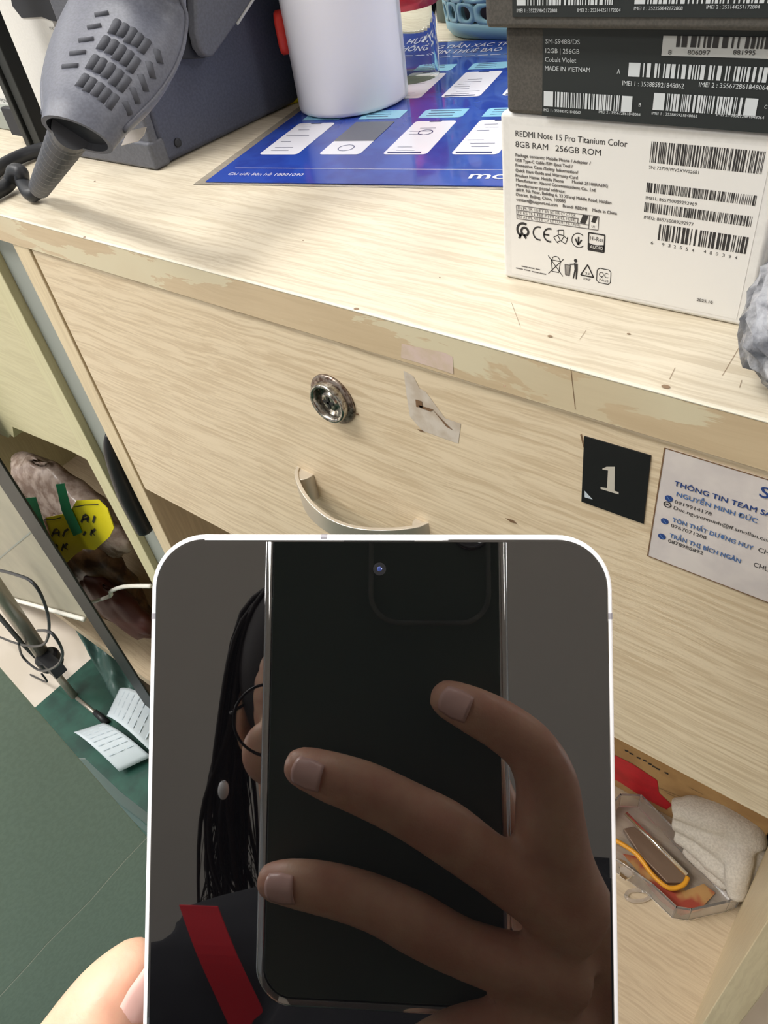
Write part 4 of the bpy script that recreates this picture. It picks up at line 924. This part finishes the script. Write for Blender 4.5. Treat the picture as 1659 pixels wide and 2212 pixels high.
for x, y in ((1354, 1621), (1364, 1627), (1380, 1636), (1393, 1642), (1404, 1649), (1413, 1655), (1422, 1660), (1440, 1669)): CF.line(mb, CF.uv(x - 4, y - 1), CF.uv(x + 4, y + 2), .0024, .0006)
for p, q in (((1420, 1700), (1475, 1722)), ((1440, 1712), (1500, 1738)), ((1490, 1700), (1520, 1716))): CF.line(mb, CF.uv(*p), CF.uv(*q), .0004, .0006)
mb.build('dark_print', M['inkd'], cbx)
# acrylic cases
def case(name, label, base_pts, z0, hgt, wall=.0022, mat_=None):
    P_ = [at_z(x, y, z0) for x, y in base_pts]; c_ = sum(P_, Vector()) / len(P_); t = thing(name, label, 'case', c_)
    mb = MB(); mb.prism(P_, (0, 0, .0022)); mb.build('base', M['acrylic'], t, bevel=.0006)
    mb = MB(); n = len(P_)
    for k in range(n):
        a_, b3 = P_[k], P_[(k + 1) % n]; nn = (b3 - a_).cross(Vector((0, 0, 1))).normalized(); nn = nn if nn.dot(c_ - a_) > 0 else -nn
        mb.prism([a_ + Vector((0, 0, .0022)), b3 + Vector((0, 0, .0022)), b3 + Vector((0, 0, hgt)), a_ + Vector((0, 0, hgt))], nn * wall)
    mb.build('wall', M['acrylic'], t); return t, P_, c_
ac, ACP, ac_c = case('acrylic_case', 'long clear acrylic case with slanted end lying on the shelf beside the cloth', [(1250, 1830), (1335, 1740), (1380, 1742), (1592, 1960), (1566, 1972), (1485, 1990), (1452, 1985), (1400, 1935)], zb + .0005, .028)
q = at_z(1400, 1880, zb + .004)
mb = MB(); mb.prism([at_z(x, y, zb + .004) for x, y in ((1345, 1795), (1368, 1790), (1484, 1886), (1478, 1912), (1440, 1912), (1380, 1850))], (0, 0, .006))
tag(mb.build('metal_plate', mat('dull_brown_metal', srgb(120, 100, 84), .4, .3), bevel=.001), 'dull brown plate lying inside the acrylic case', 'plate')
tag(MB().tube([at_z(1352, 1757, zb + .024), at_z(1484, 1890, zb + .024)], .0022, 8).build('steel_rod', M['chrome'], smooth=True), 'bright thin steel rod lying across the acrylic case', 'rod')
tag(MB().tube(bez([at_z(1330, 1815, zb + .012), at_z(1375, 1845, zb + .012), (at_z(1410, 1890, zb + .012)), at_z(1445, 1918, zb + .012), at_z(1475, 1912, zb + .012), at_z(1486, 1895, zb + .012)]), .0024, 8).build('yellow_cord', M['brass'], smooth=True), 'yellow cord curving inside the acrylic case', 'cord')
mb = MB(); mb.prism([at_z(x, y, zb + .003) for x, y in ((1345, 1845), (1372, 1850), (1480, 1925), (1520, 1910), (1545, 1930), (1515, 1962), (1470, 1975), (1430, 1945))], (0, 0, .0012))
tag(mb.build('red_leaflet', speck('red_brown_print', srgb(150, 62, 46), srgb(170, 130, 80), 26, .5, lo=.45, hi=.55)), 'reddish brown leaflet under the clear case on the shelf', 'leaflet')
tag(MB().prism([at_z(x, y, zb + .016) for x, y in ((1338, 1858), (1350, 1862), (1372, 1892), (1350, 1904), (1338, 1896))], (0, 0, .003)).build('metal_clip', M['chrome'], bevel=.0006), 'small bright metal clip at the near side of the acrylic case', 'clip')
cpx = [(1352 + 0, 1935), (1358, 1926), (1375, 1923), (1400, 1928), (1404, 1936), (1392, 1944), (1370, 1946), (1356, 1942), (1352, 1935)]
tag(MB().tube(bez([at_z(x, y, zb + .003) for x, y in cpx]), .0018, 8).build('clear_ring', M['acrylic'], smooth=True), 'small clear plastic ring on the shelf beside the acrylic case', 'ring')
# crumpled grey cloth: several soft rolls, one mesh
cl = MB(); zc0 = zb
def roll(pix, radii, lift):
    pts = [at_z(x, y, zb + l) for (x, y), l in zip(pix, lift)]; cl.tube(bez(pts, 6), lerp_r(radii, 6), 18, flat=.8)
roll([(1452, 1748), (1500, 1752), (1560, 1768), (1612, 1800), (1632, 1838)], [.010, .015, .018, .018, .012], [.058, .062, .066, .062, .055])
roll([(1452, 1772), (1500, 1786), (1550, 1812), (1590, 1846), (1600, 1880)], [.010, .014, .016, .016, .010], [.042, .046, .050, .048, .042])
roll([(1460, 1800), (1510, 1826), (1552, 1860), (1582, 1896)], [.009, .013, .014, .009], [.028, .030, .032, .032])
roll([(1480, 1828), (1520, 1856), (1556, 1890), (1578, 1916)], [.008, .011, .011, .008], [.014, .016, .018, .018])
roll([(1630, 1820), (1624, 1855), (1612, 1895), (1600, 1940)], [.010, .013, .013, .008], [.050, .044, .034, .016])
roll([(1612, 1812), (1600, 1850), (1594, 1890), (1592, 1940)], [.010, .012, .011, .008], [.062, .056, .046, .024])
roll([(1622, 1806), (1634, 1835), (1632, 1875), (1620, 1905)], [.008, .010, .009, .006], [.052, .046, .036, .030])
clo = cl.build('cloth', M['cloth'], smooth=True)
md = clo.modifiers.new('r', 'REMESH'); md.mode = 'VOXEL'; md.voxel_size = .0022; md.use_smooth_shade = True
md = clo.modifiers.new('s', 'SMOOTH'); md.factor = .5; md.iterations = 2
tx = bpy.data.textures.new('folds', 'CLOUDS'); tx.noise_scale = .03
md = clo.modifiers.new('d', 'DISPLACE'); md.texture = tx; md.strength = .005; md.texture_coords = 'LOCAL'
tag(clo, 'crumpled light grey cloth rolled up on the shelf at the right', 'cloth')
dbp = at_z(1648, 1800, zb); dbp.x = XR0 - .016; dbp.y = cy_ - .020
tag(MB().lathe(dbp, (0, 0, 1), [(.013, .0005), (.014, .004), (.014, .030), (.008, .040), (.001, .041)], 28).build('dark_bottle', mat('black_green_bottle', srgb(16, 44, 34), .3), smooth=True), 'small dark green bottle in the shelf corner behind the cloth', 'bottle')

# ================================================================== THE HELD PHONE (mirror-like dark screen)
foot = Vector((900 - PX, 1204 - PY, F)); nC = (-foot).normalized()             # camera-space normal of its glass
z0 = .1272; P0c = Vector(((819 - PX) * z0 / F, (1154.5 - PY) * z0 / F, z0))
uC = Vector((0, 1, 0)).cross(-nC).normalized(); uC = uC if uC.x > 0 else -uC
vC = nC.cross(uC).normalized(); vC = vC if vC.y > 0 else -vC
TW = .0784; TL = .1636; RC = .0092
top_w, u_w, v_w, n_w = c2w(P0c), c2w_dir(uC), c2w_dir(vC), c2w_dir(nC)
def rr_ring(o_, u_, v_, n_, w_, l_, r_, inset, h_, k=10, pw=2.3):
    """rounded rectangle: top edge centre o_, width w_ along u_, length l_ along v_"""
    w_, l_, r2 = w_ / 2 - inset, l_ - 2 * inset, max(r_ - inset, .0004); c_ = o_ + v_ * (inset + l_ / 2); pts = []
    for sx, sy, t0 in ((1, -1, -90), (1, 1, 0), (-1, 1, 90), (-1, -1, 180)):
        for q in range(k + 1):
            a_ = R(t0 + 90 * q / k); pts.append(c_ + u_ * (sx * (w_ - r2) + r2 * math.cos(a_)) + v_ * (sy * (l_ / 2 - r2) + r2 * math.sin(a_)) + n_ * h_)
    return pts
ph = thing('smartphone', 'silver-framed smartphone with dark glossy screen held upright in the foreground', 'smartphone', top_w + v_w * TL / 2)
rg = lambda i_, h_: rr_ring(top_w, u_w, v_w, n_w, TW, TL, RC, i_, h_, 14)
MB().loft([rg(.00085, .00010), rg(.00045, .00008), rg(.00012, -.0002), rg(0, -.0007), rg(0, -.0072), rg(.0004, -.0078), rg(.0012, -.0080)], cap=False).build('frame', M['frame'], ph, smooth=True)
mb = MB(); mb.loft([rg(.00085, .00010), rg(.0010, .00022), rg(.0013, .00026)], cap=False); mb.add(rg(.0013, .00026), [tuple(range(60))]); mb.build('screen', M['screen'], ph)
mb = MB(); mb.loft([rg(.0012, -.0080), rg(.0014, -.0081)], cap=False); mb.add(rg(.0014, -.0081), [tuple(range(59, -1, -1))]); mb.build('back_panel', M['phoneback'], ph)
# antenna bands
def ant(c_, d_, nrm_):
    mb = MB(); rings = []
    for s_ in (-.0005, .0005):
        b_0 = c_ + d_ * s_; rings.append([b_0 + n_w * .00011 - nrm_ * .00085, b_0 + n_w * .00009 - nrm_ * .0004, b_0 - n_w * .00018 - nrm_ * .00008, b_0 - n_w * .0007 + nrm_ * .00003, b_0 - n_w * .0072 + nrm_ * .00003, b_0 - n_w * .0072 - nrm_ * .0003, b_0 - n_w * .0005 - nrm_ * .0004])
    mb.loft(rings); mb.build('antenna_band', M['band_ant'], ph)
def on_phone(px, py):
    r_ = ray(px, py); t_ = (top_w - CAM).dot(n_w) / r_.dot(n_w); d_ = CAM + r_ * t_ - top_w; return d_.dot(u_w), d_.dot(v_w)
a_, _ = on_phone(700, 1156); ant(top_w + u_w * a_, u_w, -v_w)
_, b3 = on_phone(331, 1331); ant(top_w - u_w * TW / 2 + v_w * b3, v_w, -u_w)
_, b3 = on_phone(1322, 1331); ant(top_w + u_w * TW / 2 + v_w * b3, v_w, u_w)
a_, b3 = on_phone(820, 1229); cc0 = top_w + u_w * a_ + v_w * b3 + n_w * .00027
MB().lathe(cc0, n_w, [(.0011, 0), (.0011, .00002), (.0009, .00003)], 24).build('front_camera', M['black'], ph)
MB().lathe(cc0, n_w, [(.0004, .00004), (.0003, .00009), (.0001, .00011)], 20).build('camera_lens', mat('blue_coated_lens', srgb(90, 110, 190), .05, .6, ior=2.0), ph)
# speaker slit
mb = MB(); q = [top_w + u_w * x + v_w * .0011 + n_w * .00028 for x in (-.006, .006)]; mb.tube(q, .00012, 6); mb.build('earpiece_slit', M['blacksteel'], ph)

# ------------------------------------------------------------------ what the screen mirrors: points given where they appear behind the glass
def refl(c): c = Vector(c); return c - nC * (2 * (c - P0c).dot(nC))
def V(px, py, d):                                     # photo pixel + depth behind the glass -> real place in the room
    return c2w(refl(Vector(((px - PX) * d / F, (py - PY) * d / F, d))))
ex, ey, ez = c2w_dir((1, 0, 0)), c2w_dir((0, 1, 0)), c2w_dir((0, 0, 1))
def inv_real(px, py, zc_):
    r_ = Vector((px - PX, py - PY, F)); rd = r_ - nC * (2 * r_.dot(nC)); ro = refl((0, 0, 0)); t_ = (zc_ - ro.z) / rd.z; q_ = ro + rd * t_; return q_.x, q_.y
xl = (inv_real(568, 1500, -.004)[0] + inv_real(556, 2000, -.004)[0]) / 2; xr = inv_real(1098, 1500, -.004)[0]; yb2 = inv_real(800, 2182, -.004)[1]
CW = xr - xl; CL = .1675; topc = c2w(((xl + xr) / 2, yb2 - CL, -.0042))
pp2 = thing('smartphone', 'dark smartphone in a clear case, seen mirrored in the held phone screen', 'smartphone', topc)
rb_ = lambda i_, h_: rr_ring(topc, ex, ey, ez, CW, CL, .012, i_, h_, 8)
mb = MB(); mb.loft([rb_(.0030, -.0012), rb_(.0026, -.0004), rb_(.0030, 0)], cap=False); mb.loft([rb_(.0026, -.0075), rb_(.0026, -.0008)], cap=False); mb.add(rb_(.0030, 0), [tuple(range(36))]); mb.add(rb_(.0026, -.0075), [tuple(range(35, -1, -1))]); mb.build('body', M['phoneback'], pp2)
mb = MB(); mb.loft([rb_(.0024, .0004), rb_(.0008, .0009), rb_(0, .0002), rb_(0, -.0088), rb_(.0006, -.0092), rb_(.0020, -.0092), rb_(.0023, -.0080), rb_(.0024, .0004)], cap=False); mb.build('clear_case', M['case'], pp2, smooth=True)
bl, bt = inv_real(795, 1350, -.003); br2, _ = inv_real(1062, 1350, -.003)
bo = c2w(((bl + br2) / 2, bt - (br2 - bl) * 1.0, -.0036)); bw = br2 - bl
bb = lambda i_, h_: rr_ring(bo, ex, ey, ez, bw, bw, .0105, i_, h_, 6)
MB().loft([bb(0, 0), bb(.0003, .0016), bb(.0010, .0018), bb(.0016, .0010), bb(.0018, 0)], cap=False).build('camera_surround', M['case'], pp2, smooth=True)
for cx_, cy2 in ((0, 0), (.0185, .0095), (0.0, .019)):
    if (cx_, cy2) == (0, 0): continue
    c_ = c2w((cx_, -cy2, -.0042)); MB().lathe(c_, ez, [(.0068, 0), (.0068, .0012), (.0055, .0014), (.0054, .0010)], 28).build('lens', M['lens'], pp2, smooth=True)

# ================================================================== THE PERSON (photographer)
body = MB(); FAT = 1.0
def limb(pts, radii, n=8, seg=16, flat=1.0, upv=None):
    radii = [q * FAT for q in radii]
    P_ = bez(pts, n); r_ = lerp_r(radii, n)
    # rounded ends
    d0 = (P_[0] - P_[1]).normalized(); 
    e_ = [(.94, .34), (.77, .64), (.5, .87), (.2, .98)]
    pre = [P_[0] + d0 * r_[0] * a_ * .9 for a_, b_2 in e_]; rp = [r_[0] * b_2 for a_, b_2 in e_]
    body.tube(pre + P_, rp + r_, seg, flat, upv)
k_r = .235 / F
# right hand: fingers seen mirrored
d1, d2, d3 = .240, .234, .236
FAT = 1.13
limb([V(965, 1508, d1), V(1020, 1533, d2 + .001), V(1085, 1568, d2), V(1146, 1618, d2 - .001), V(1180, 1690, d2), V(1188, 1780, d3), V(1206, 1880, d3 + .003), V(1255, 1985, .240)], [.0056, .0067, .0072, .0076, .0088, .0100, .0108, .0110], seg=20)
limb([V(652, 1655, d1), V(712, 1676, d2 + .001), V(790, 1704, d2), V(880, 1748, d2 - .001), V(965, 1796, d2 - .002), V(1060, 1866, d2), V(1160, 1935, d3), V(1255, 2010, .240)], [.0058, .0070, .0076, .0078, .0085, .0080, .0086, .0105], seg=20)
limb([V(592, 1902, d1), V(650, 1908, d2 + .001), V(730, 1924, d2), V(815, 1952, d2 - .001), V(900, 1994, d2 - .002), V(1000, 2046, d2), V(1120, 2085, d3), V(1240, 2110, .241)], [.0056, .0068, .0073, .0075, .0082, .0078, .0085, .0110], seg=20)
limb([V(900, 2260, d1), V(960, 2235, d2 + .001), V(1040, 2215, d2), V(1120, 2215, d2 + .001), V(1240, 2220, .242)], [.0052, .0062, .0068, .0076, .0100], seg=20)
# back of the hand and palm
FAT = 1.0
limb([V(1268, 1985, .2475), V(1310, 2100, .251), V(1345, 2250, .257), V(1380, 2440, .266)], [.0120, .0145, .0165, .0170], seg=20)
limb([V(1215, 2020, .246), V(1235, 2140, .249), V(1270, 2280, .255), V(1350, 2440, .266)], [.0100, .0120, .0150, .0170], seg=20)
limb([V(1225, 2160, .247), V(1210, 2260, .252), V(1290, 2420, .264)], [.0120, .0150, .0170], seg=20)
# thumb of the right hand along the far side of its phone
limb([c2w((xr - .022, .050, -.020)), c2w((xr - .010, .072, -.022)), c2w((xr - .001, .096, -.022)), V(1340, 2300, .262)], [.0075, .0090, .0105, .0150])
wr = V(1400, 2520, .272); el = c2w((.26, .40, .01)); shR = c2w((.205, .27, -.30)); shL = c2w((-.17, .30, -.28)); 
limb([V(1360, 2400, .264), wr, c2w((.13, .27, -.02)), el], [.022, .026, .033, .042], upv=None)
limb([el, c2w((.25, .34, -.16)), shR], [.040, .043, .048])
# left hand: thumb at the lower left edge of the held phone, palm behind it
LZ = .1400
limb([at_d(296, 2092, .1415), at_d(262, 2142, .1410), at_d(222, 2205, .1400), at_d(160, 2300, .1380), at_d(60, 2420, .1360), at_d(-20, 2520, .1400)], [.0062, .0082, .0092, .0098, .0104, .0125], seg=24)
hp = lambda a_, b_4, c_4: top_w + u_w * a_ + v_w * b_4 - n_w * c_4
limb([hp(-.062, .140, .016), hp(-.030, .158, .026), hp(.010, .168, .026)], [.013, .015, .014])
for (b0_, tipb) in ((.118, .112), (.137, .134), (.156, .154)):
    limb([hp(.045, tipb, .004), hp(.049, tipb + .001, .014), hp(.040, b0_ + .006, .021), hp(.012, b0_ + .012, .024), hp(-.02, b0_ + .016, .026)], [.0062, .0072, .0078, .0084, .0098])
limb([hp(-.045, .150, .020), hp(-.060, .185, .030), hp(-.090, .24, .040)], [.018, .022, .026])
elL = c2w((-.22, .42, -.04)); limb([hp(-.075, .21, .035), hp(-.090, .24, .045), c2w((-.16, .36, .04)), elL], [.024, .026, .034, .042])
limb([elL, c2w((-.21, .36, -.16)), shL], [.040, .043, .048])
# head (in camera space axes; chin points down the frame)
def HV(px, py, d): return refl(Vector(((px - PX) * d / F, (py - PY) * d / F, d)))
HC = c2w(HV(722, 1520, .60)); hx, hy, hz_ = ex, ey, ez                # hz_ points from the face towards the glass
body.ellip(HC - hz_ * .020 - hy * .022, hx * .074, hz_ * .090, hy * .094, 36, 24)
body.ellip(HC + hy * .050 + hz_ * .012, hx * .056, hz_ * .062, hy * .070, 32, 20)          # jaw
body.ellip(HC + hy * .098 + hz_ * .040, hx * .022, hz_ * .018, hy * .016, 20, 12)          # chin
for s_ in (-1, 1):
    body.ellip(HC + hx * .040 * s_ + hy * .030 + hz_ * .046, hx * .022, hz_ * .016, hy * .024, 20, 12)    # cheeks
    body.ellip(HC + hx * .076 * s_ + hy * .012 - hz_ * .014, hx * .007, hz_ * .018, hy * .030, 16, 12)    # ears
    body.ellip(HC + hx * .009 * s_ + hy * .044 + hz_ * .074, hx * .007, hz_ * .008, hy * .006, 12, 8)
body.tube([HC - hy * .012 + hz_ * .064, HC + hy * .018 + hz_ * .074, HC + hy * .040 + hz_ * .084], [.006, .008, .010], 14)
body.ellip(HC + hy * .068 + hz_ * .066, hx * .024, hz_ * .010, hy * .006, 20, 10); body.ellip(HC + hy * .078 + hz_ * .064, hx * .020, hz_ * .010, hy * .006, 20, 10)
neckb = HC + hy * .19 - hz_ * .045
limb([HC + hy * .06 - hz_ * .03, neckb], [.052, .058]); chest = (shR + shL) / 2
limb([neckb, chest + Vector((0, 0, -.02)), chest + Vector((0, -.02, -.22)), chest + Vector((0, -.02, -.42))], [.060, .105, .115, .120], n=6, seg=24)
limb([shL, chest, shR], [.050, .075, .050], n=5, seg=20)
person = thing('person', 'person in black top with red lanyard, holding phones, mirrored in the dark screen', 'person', (chest.x, chest.y, .30))
bo_ = body.build('body', M['skin'], person, smooth=True)
md = bo_.modifiers.new('r', 'REMESH'); md.mode = 'VOXEL'; md.voxel_size = .0020; md.use_smooth_shade = True
md = bo_.modifiers.new('s', 'SMOOTH'); md.factor = .5; md.iterations = 7
# fingernails
def nail(c_, ax_, up3, l_, w_):
    ax_ = ax_.normalized(); up3 = (up3 - ax_ * up3.dot(ax_)).normalized(); sd = ax_.cross(up3); mb = MB(); N1, N2 = 8, 8
    def fn(u_, v_):
        a_ = (u_ - .5) * 2; b_5 = v_; wv = w_ * (1 - .12 * abs(b_5 - .5) * 2) ; return c_ + sd * math.sin(a_ * .95) * wv + up3 * (math.cos(a_ * .95) - 1) * w_ * .9 + ax_ * (b_5 - .5) * l_ * (1 - .14 * a_ * a_)
    mb.grid(fn, N1, N2); return mb.build('fingernail', M['nail'], person, smooth=True, solid=.0005)
toG = -ez * -1
for (pa_, pb3, d_, rr3) in (((952, 1500), (1010, 1528), d1 - .0002, .0072), ((640, 1648), (705, 1672), d1 - .0002, .0086), ((585, 1898), (645, 1905), d1 - .0002, .0084)):
    a_ = V(*pa_, d_); b_6 = V(*pb3, d_ - .005); ax0 = (b_6 - a_).normalized(); c_ = a_.lerp(b_6, .50); nail(c_ + ez * rr3, -ax0, ez, .0105, .0056)
a_ = at_d(292, 2085, .1395); b_6 = at_d(240, 2170, .1395)
nail(at_d(276, 2116, .1408) - ez * .0052 + ex * .0062, (a_ - b_6), (-ez + ex * 1.1).normalized(), .0120, .0052)

# hair: cap over the skull plus long strands falling on both sides
hr = MB()
rng = random.Random(5)
hr.ellip(HC - hz_ * .030 - hy * .030, hx * .084, hz_ * .094, hy * .100, 32, 20)
hr.build('hair_cap', M['hair'], person, smooth=True)
hs = MB()
for s_ in (-1, 1):
    for k in range(130):
        a_ = rng.uniform(0, 1); zf = .058 - .13 * a_
        p0_ = HC - hy * (.118 - .01 * rng.random()) + hx * s_ * (.006 + .03 * rng.random()) + hz_ * (zf * .55 - .02)
        p1_ = HC - hy * (.062 + rng.uniform(-.01, .01)) + hx * s_ * (.072 + rng.uniform(-.006, .006)) + hz_ * (zf * .6 - .02)
        p2_ = HC + hy * .02 + hx * s_ * (.086 + rng.uniform(-.006, .010)) + hz_ * (zf * .5 - .03)
        p3_ = HC + hy * (.11 + rng.uniform(-.02, .02)) + hx * s_ * (.090 + rng.uniform(-.012, .022)) + hz_ * (zf * .5 - .035)
        p4_ = HC + hy * (.20 + rng.uniform(-.03, .03)) + hx * s_ * (.084 + rng.uniform(-.03, .044)) + hz_ * (zf * .5 - .05)
        w0 = rng.choice((.0028, .0018, .0007, .0004, .0004))
        hs.tube(bez([p0_, p1_, p2_, p3_, p4_], 5), lerp_r([w0, w0, w0, w0 * .7, w0 * .25], 5), 5)
hs.build('hair_strands', M['hair'], person, smooth=True)
for nm, pts in (('eye', ()),):
    for s_ in (-1, 1):
        c_ = HC + hx * .031 * s_ - hy * .002 + hz_ * .055; e_ = MB(); e_.ellip(c_, hx * .012, hz_ * .0085, hy * .0065, 20, 12); e_.build('eye', M['white'], person, smooth=True)
        e_ = MB(); e_.lathe(c_ + hz_ * .0078, hz_, [(.0050, 0), (.0048, .0010), (.001, .0014)], 20); e_.build('iris', mat('dark_iris', srgb(30, 18, 14), .1), person, smooth=True)
        e_ = MB(); e_.tube([c_ - hy * .018 - hx * .014, c_ - hy * .021 + hz_ * .004, c_ - hy * .018 + hx * .014], [.0014, .0022, .0014], 8); e_.build('eyebrow', M['hair'], person, smooth=True)
# clothing
cl2 = MB()
def limb2(pts, radii, n=6, seg=20):
    cl2.tube(bez(pts, n), lerp_r(radii, n), seg)
limb2([neckb + (chest - neckb) * .25, chest + Vector((0, 0, -.02)), chest + Vector((0, -.02, -.22)), chest + Vector((0, -.02, -.44))], [.070, .150, .165, .170])
limb2([shL, chest, shR], [.072, .100, .072]); limb2([shR, c2w((.25, .34, -.16)), el, c2w((.17, .31, -.015))], [.074, .062, .056, .042]); limb2([shL, c2w((-.21, .36, -.16)), elL, c2w((-.17, .375, .03))], [.074, .062, .056, .044])
so = cl2.build('black_top', M['shirt'], person, smooth=True); md = so.modifiers.new('r', 'REMESH'); md.mode = 'VOXEL'; md.voxel_size = .006; md.use_smooth_shade = True
# spectacles
gl = thing('eyeglasses', 'round dark-rimmed eyeglasses on the mirrored face', 'eyeglasses', HC + hz_ * .075)
for s_ in (-1, 1):
    c_ = HC + hx * .034 * s_ + hy * .002 + hz_ * .074; loop = [c_ + hx * math.cos(q) * .027 + hy * math.sin(q) * .025 for q in [2 * math.pi * k / 32 for k in range(33)]]
    MB().tube(loop, .0011, 8).build('rim', M['glassframe'], gl, smooth=True)
    mb = MB(); mb.lathe(c_, hz_, [(.0262, 0), (.0262, .0012)], 32); mb.build('lens', M['specglass'], gl)
    MB().tube([c_ + hx * .027 * s_ - hy * .004, c_ + hx * .038 * s_ - hz_ * .03, HC + hx * .072 * s_ - hz_ * .03], .0013, 8).build('temple', M['glassframe'], gl, smooth=True)
MB().tube([HC - hx * .008 + hz_ * .075, HC - hy * .004 + hz_ * .078, HC + hx * .008 + hz_ * .075], .0012, 8).build('bridge', M['glassframe'], gl, smooth=True)
# earring
ec = c2w(HV(483, 1706, .56)); MB_ = MB(); MB_.ellip(ec, hx * .0042, hz_ * .0042, hy * .0070, 16, 10)
tag(MB_.build('earring', mat('pearl_white', srgb(245, 245, 250), .15), smooth=True), 'small shiny drop earring hanging in the dark hair', 'earring')
# lanyard
lp = [c2w(HV(430, 1955, .475)), c2w(HV(470, 2060, .455)), c2w(HV(530, 2190, .44)), c2w(HV(600, 2340, .425))]
mb = MB(); sd = hx * .0125; mb.loft([[p - sd, p + sd, p + sd + hz_ * .0012, p - sd + hz_ * .0012] for p in bez(lp, 6)])
tag(mb.build('lanyard', M['lanyard']), 'flat red lanyard hanging on the black top', 'lanyard')
for o in bpy.data.objects:
    if '_o' in o: del o['_o']
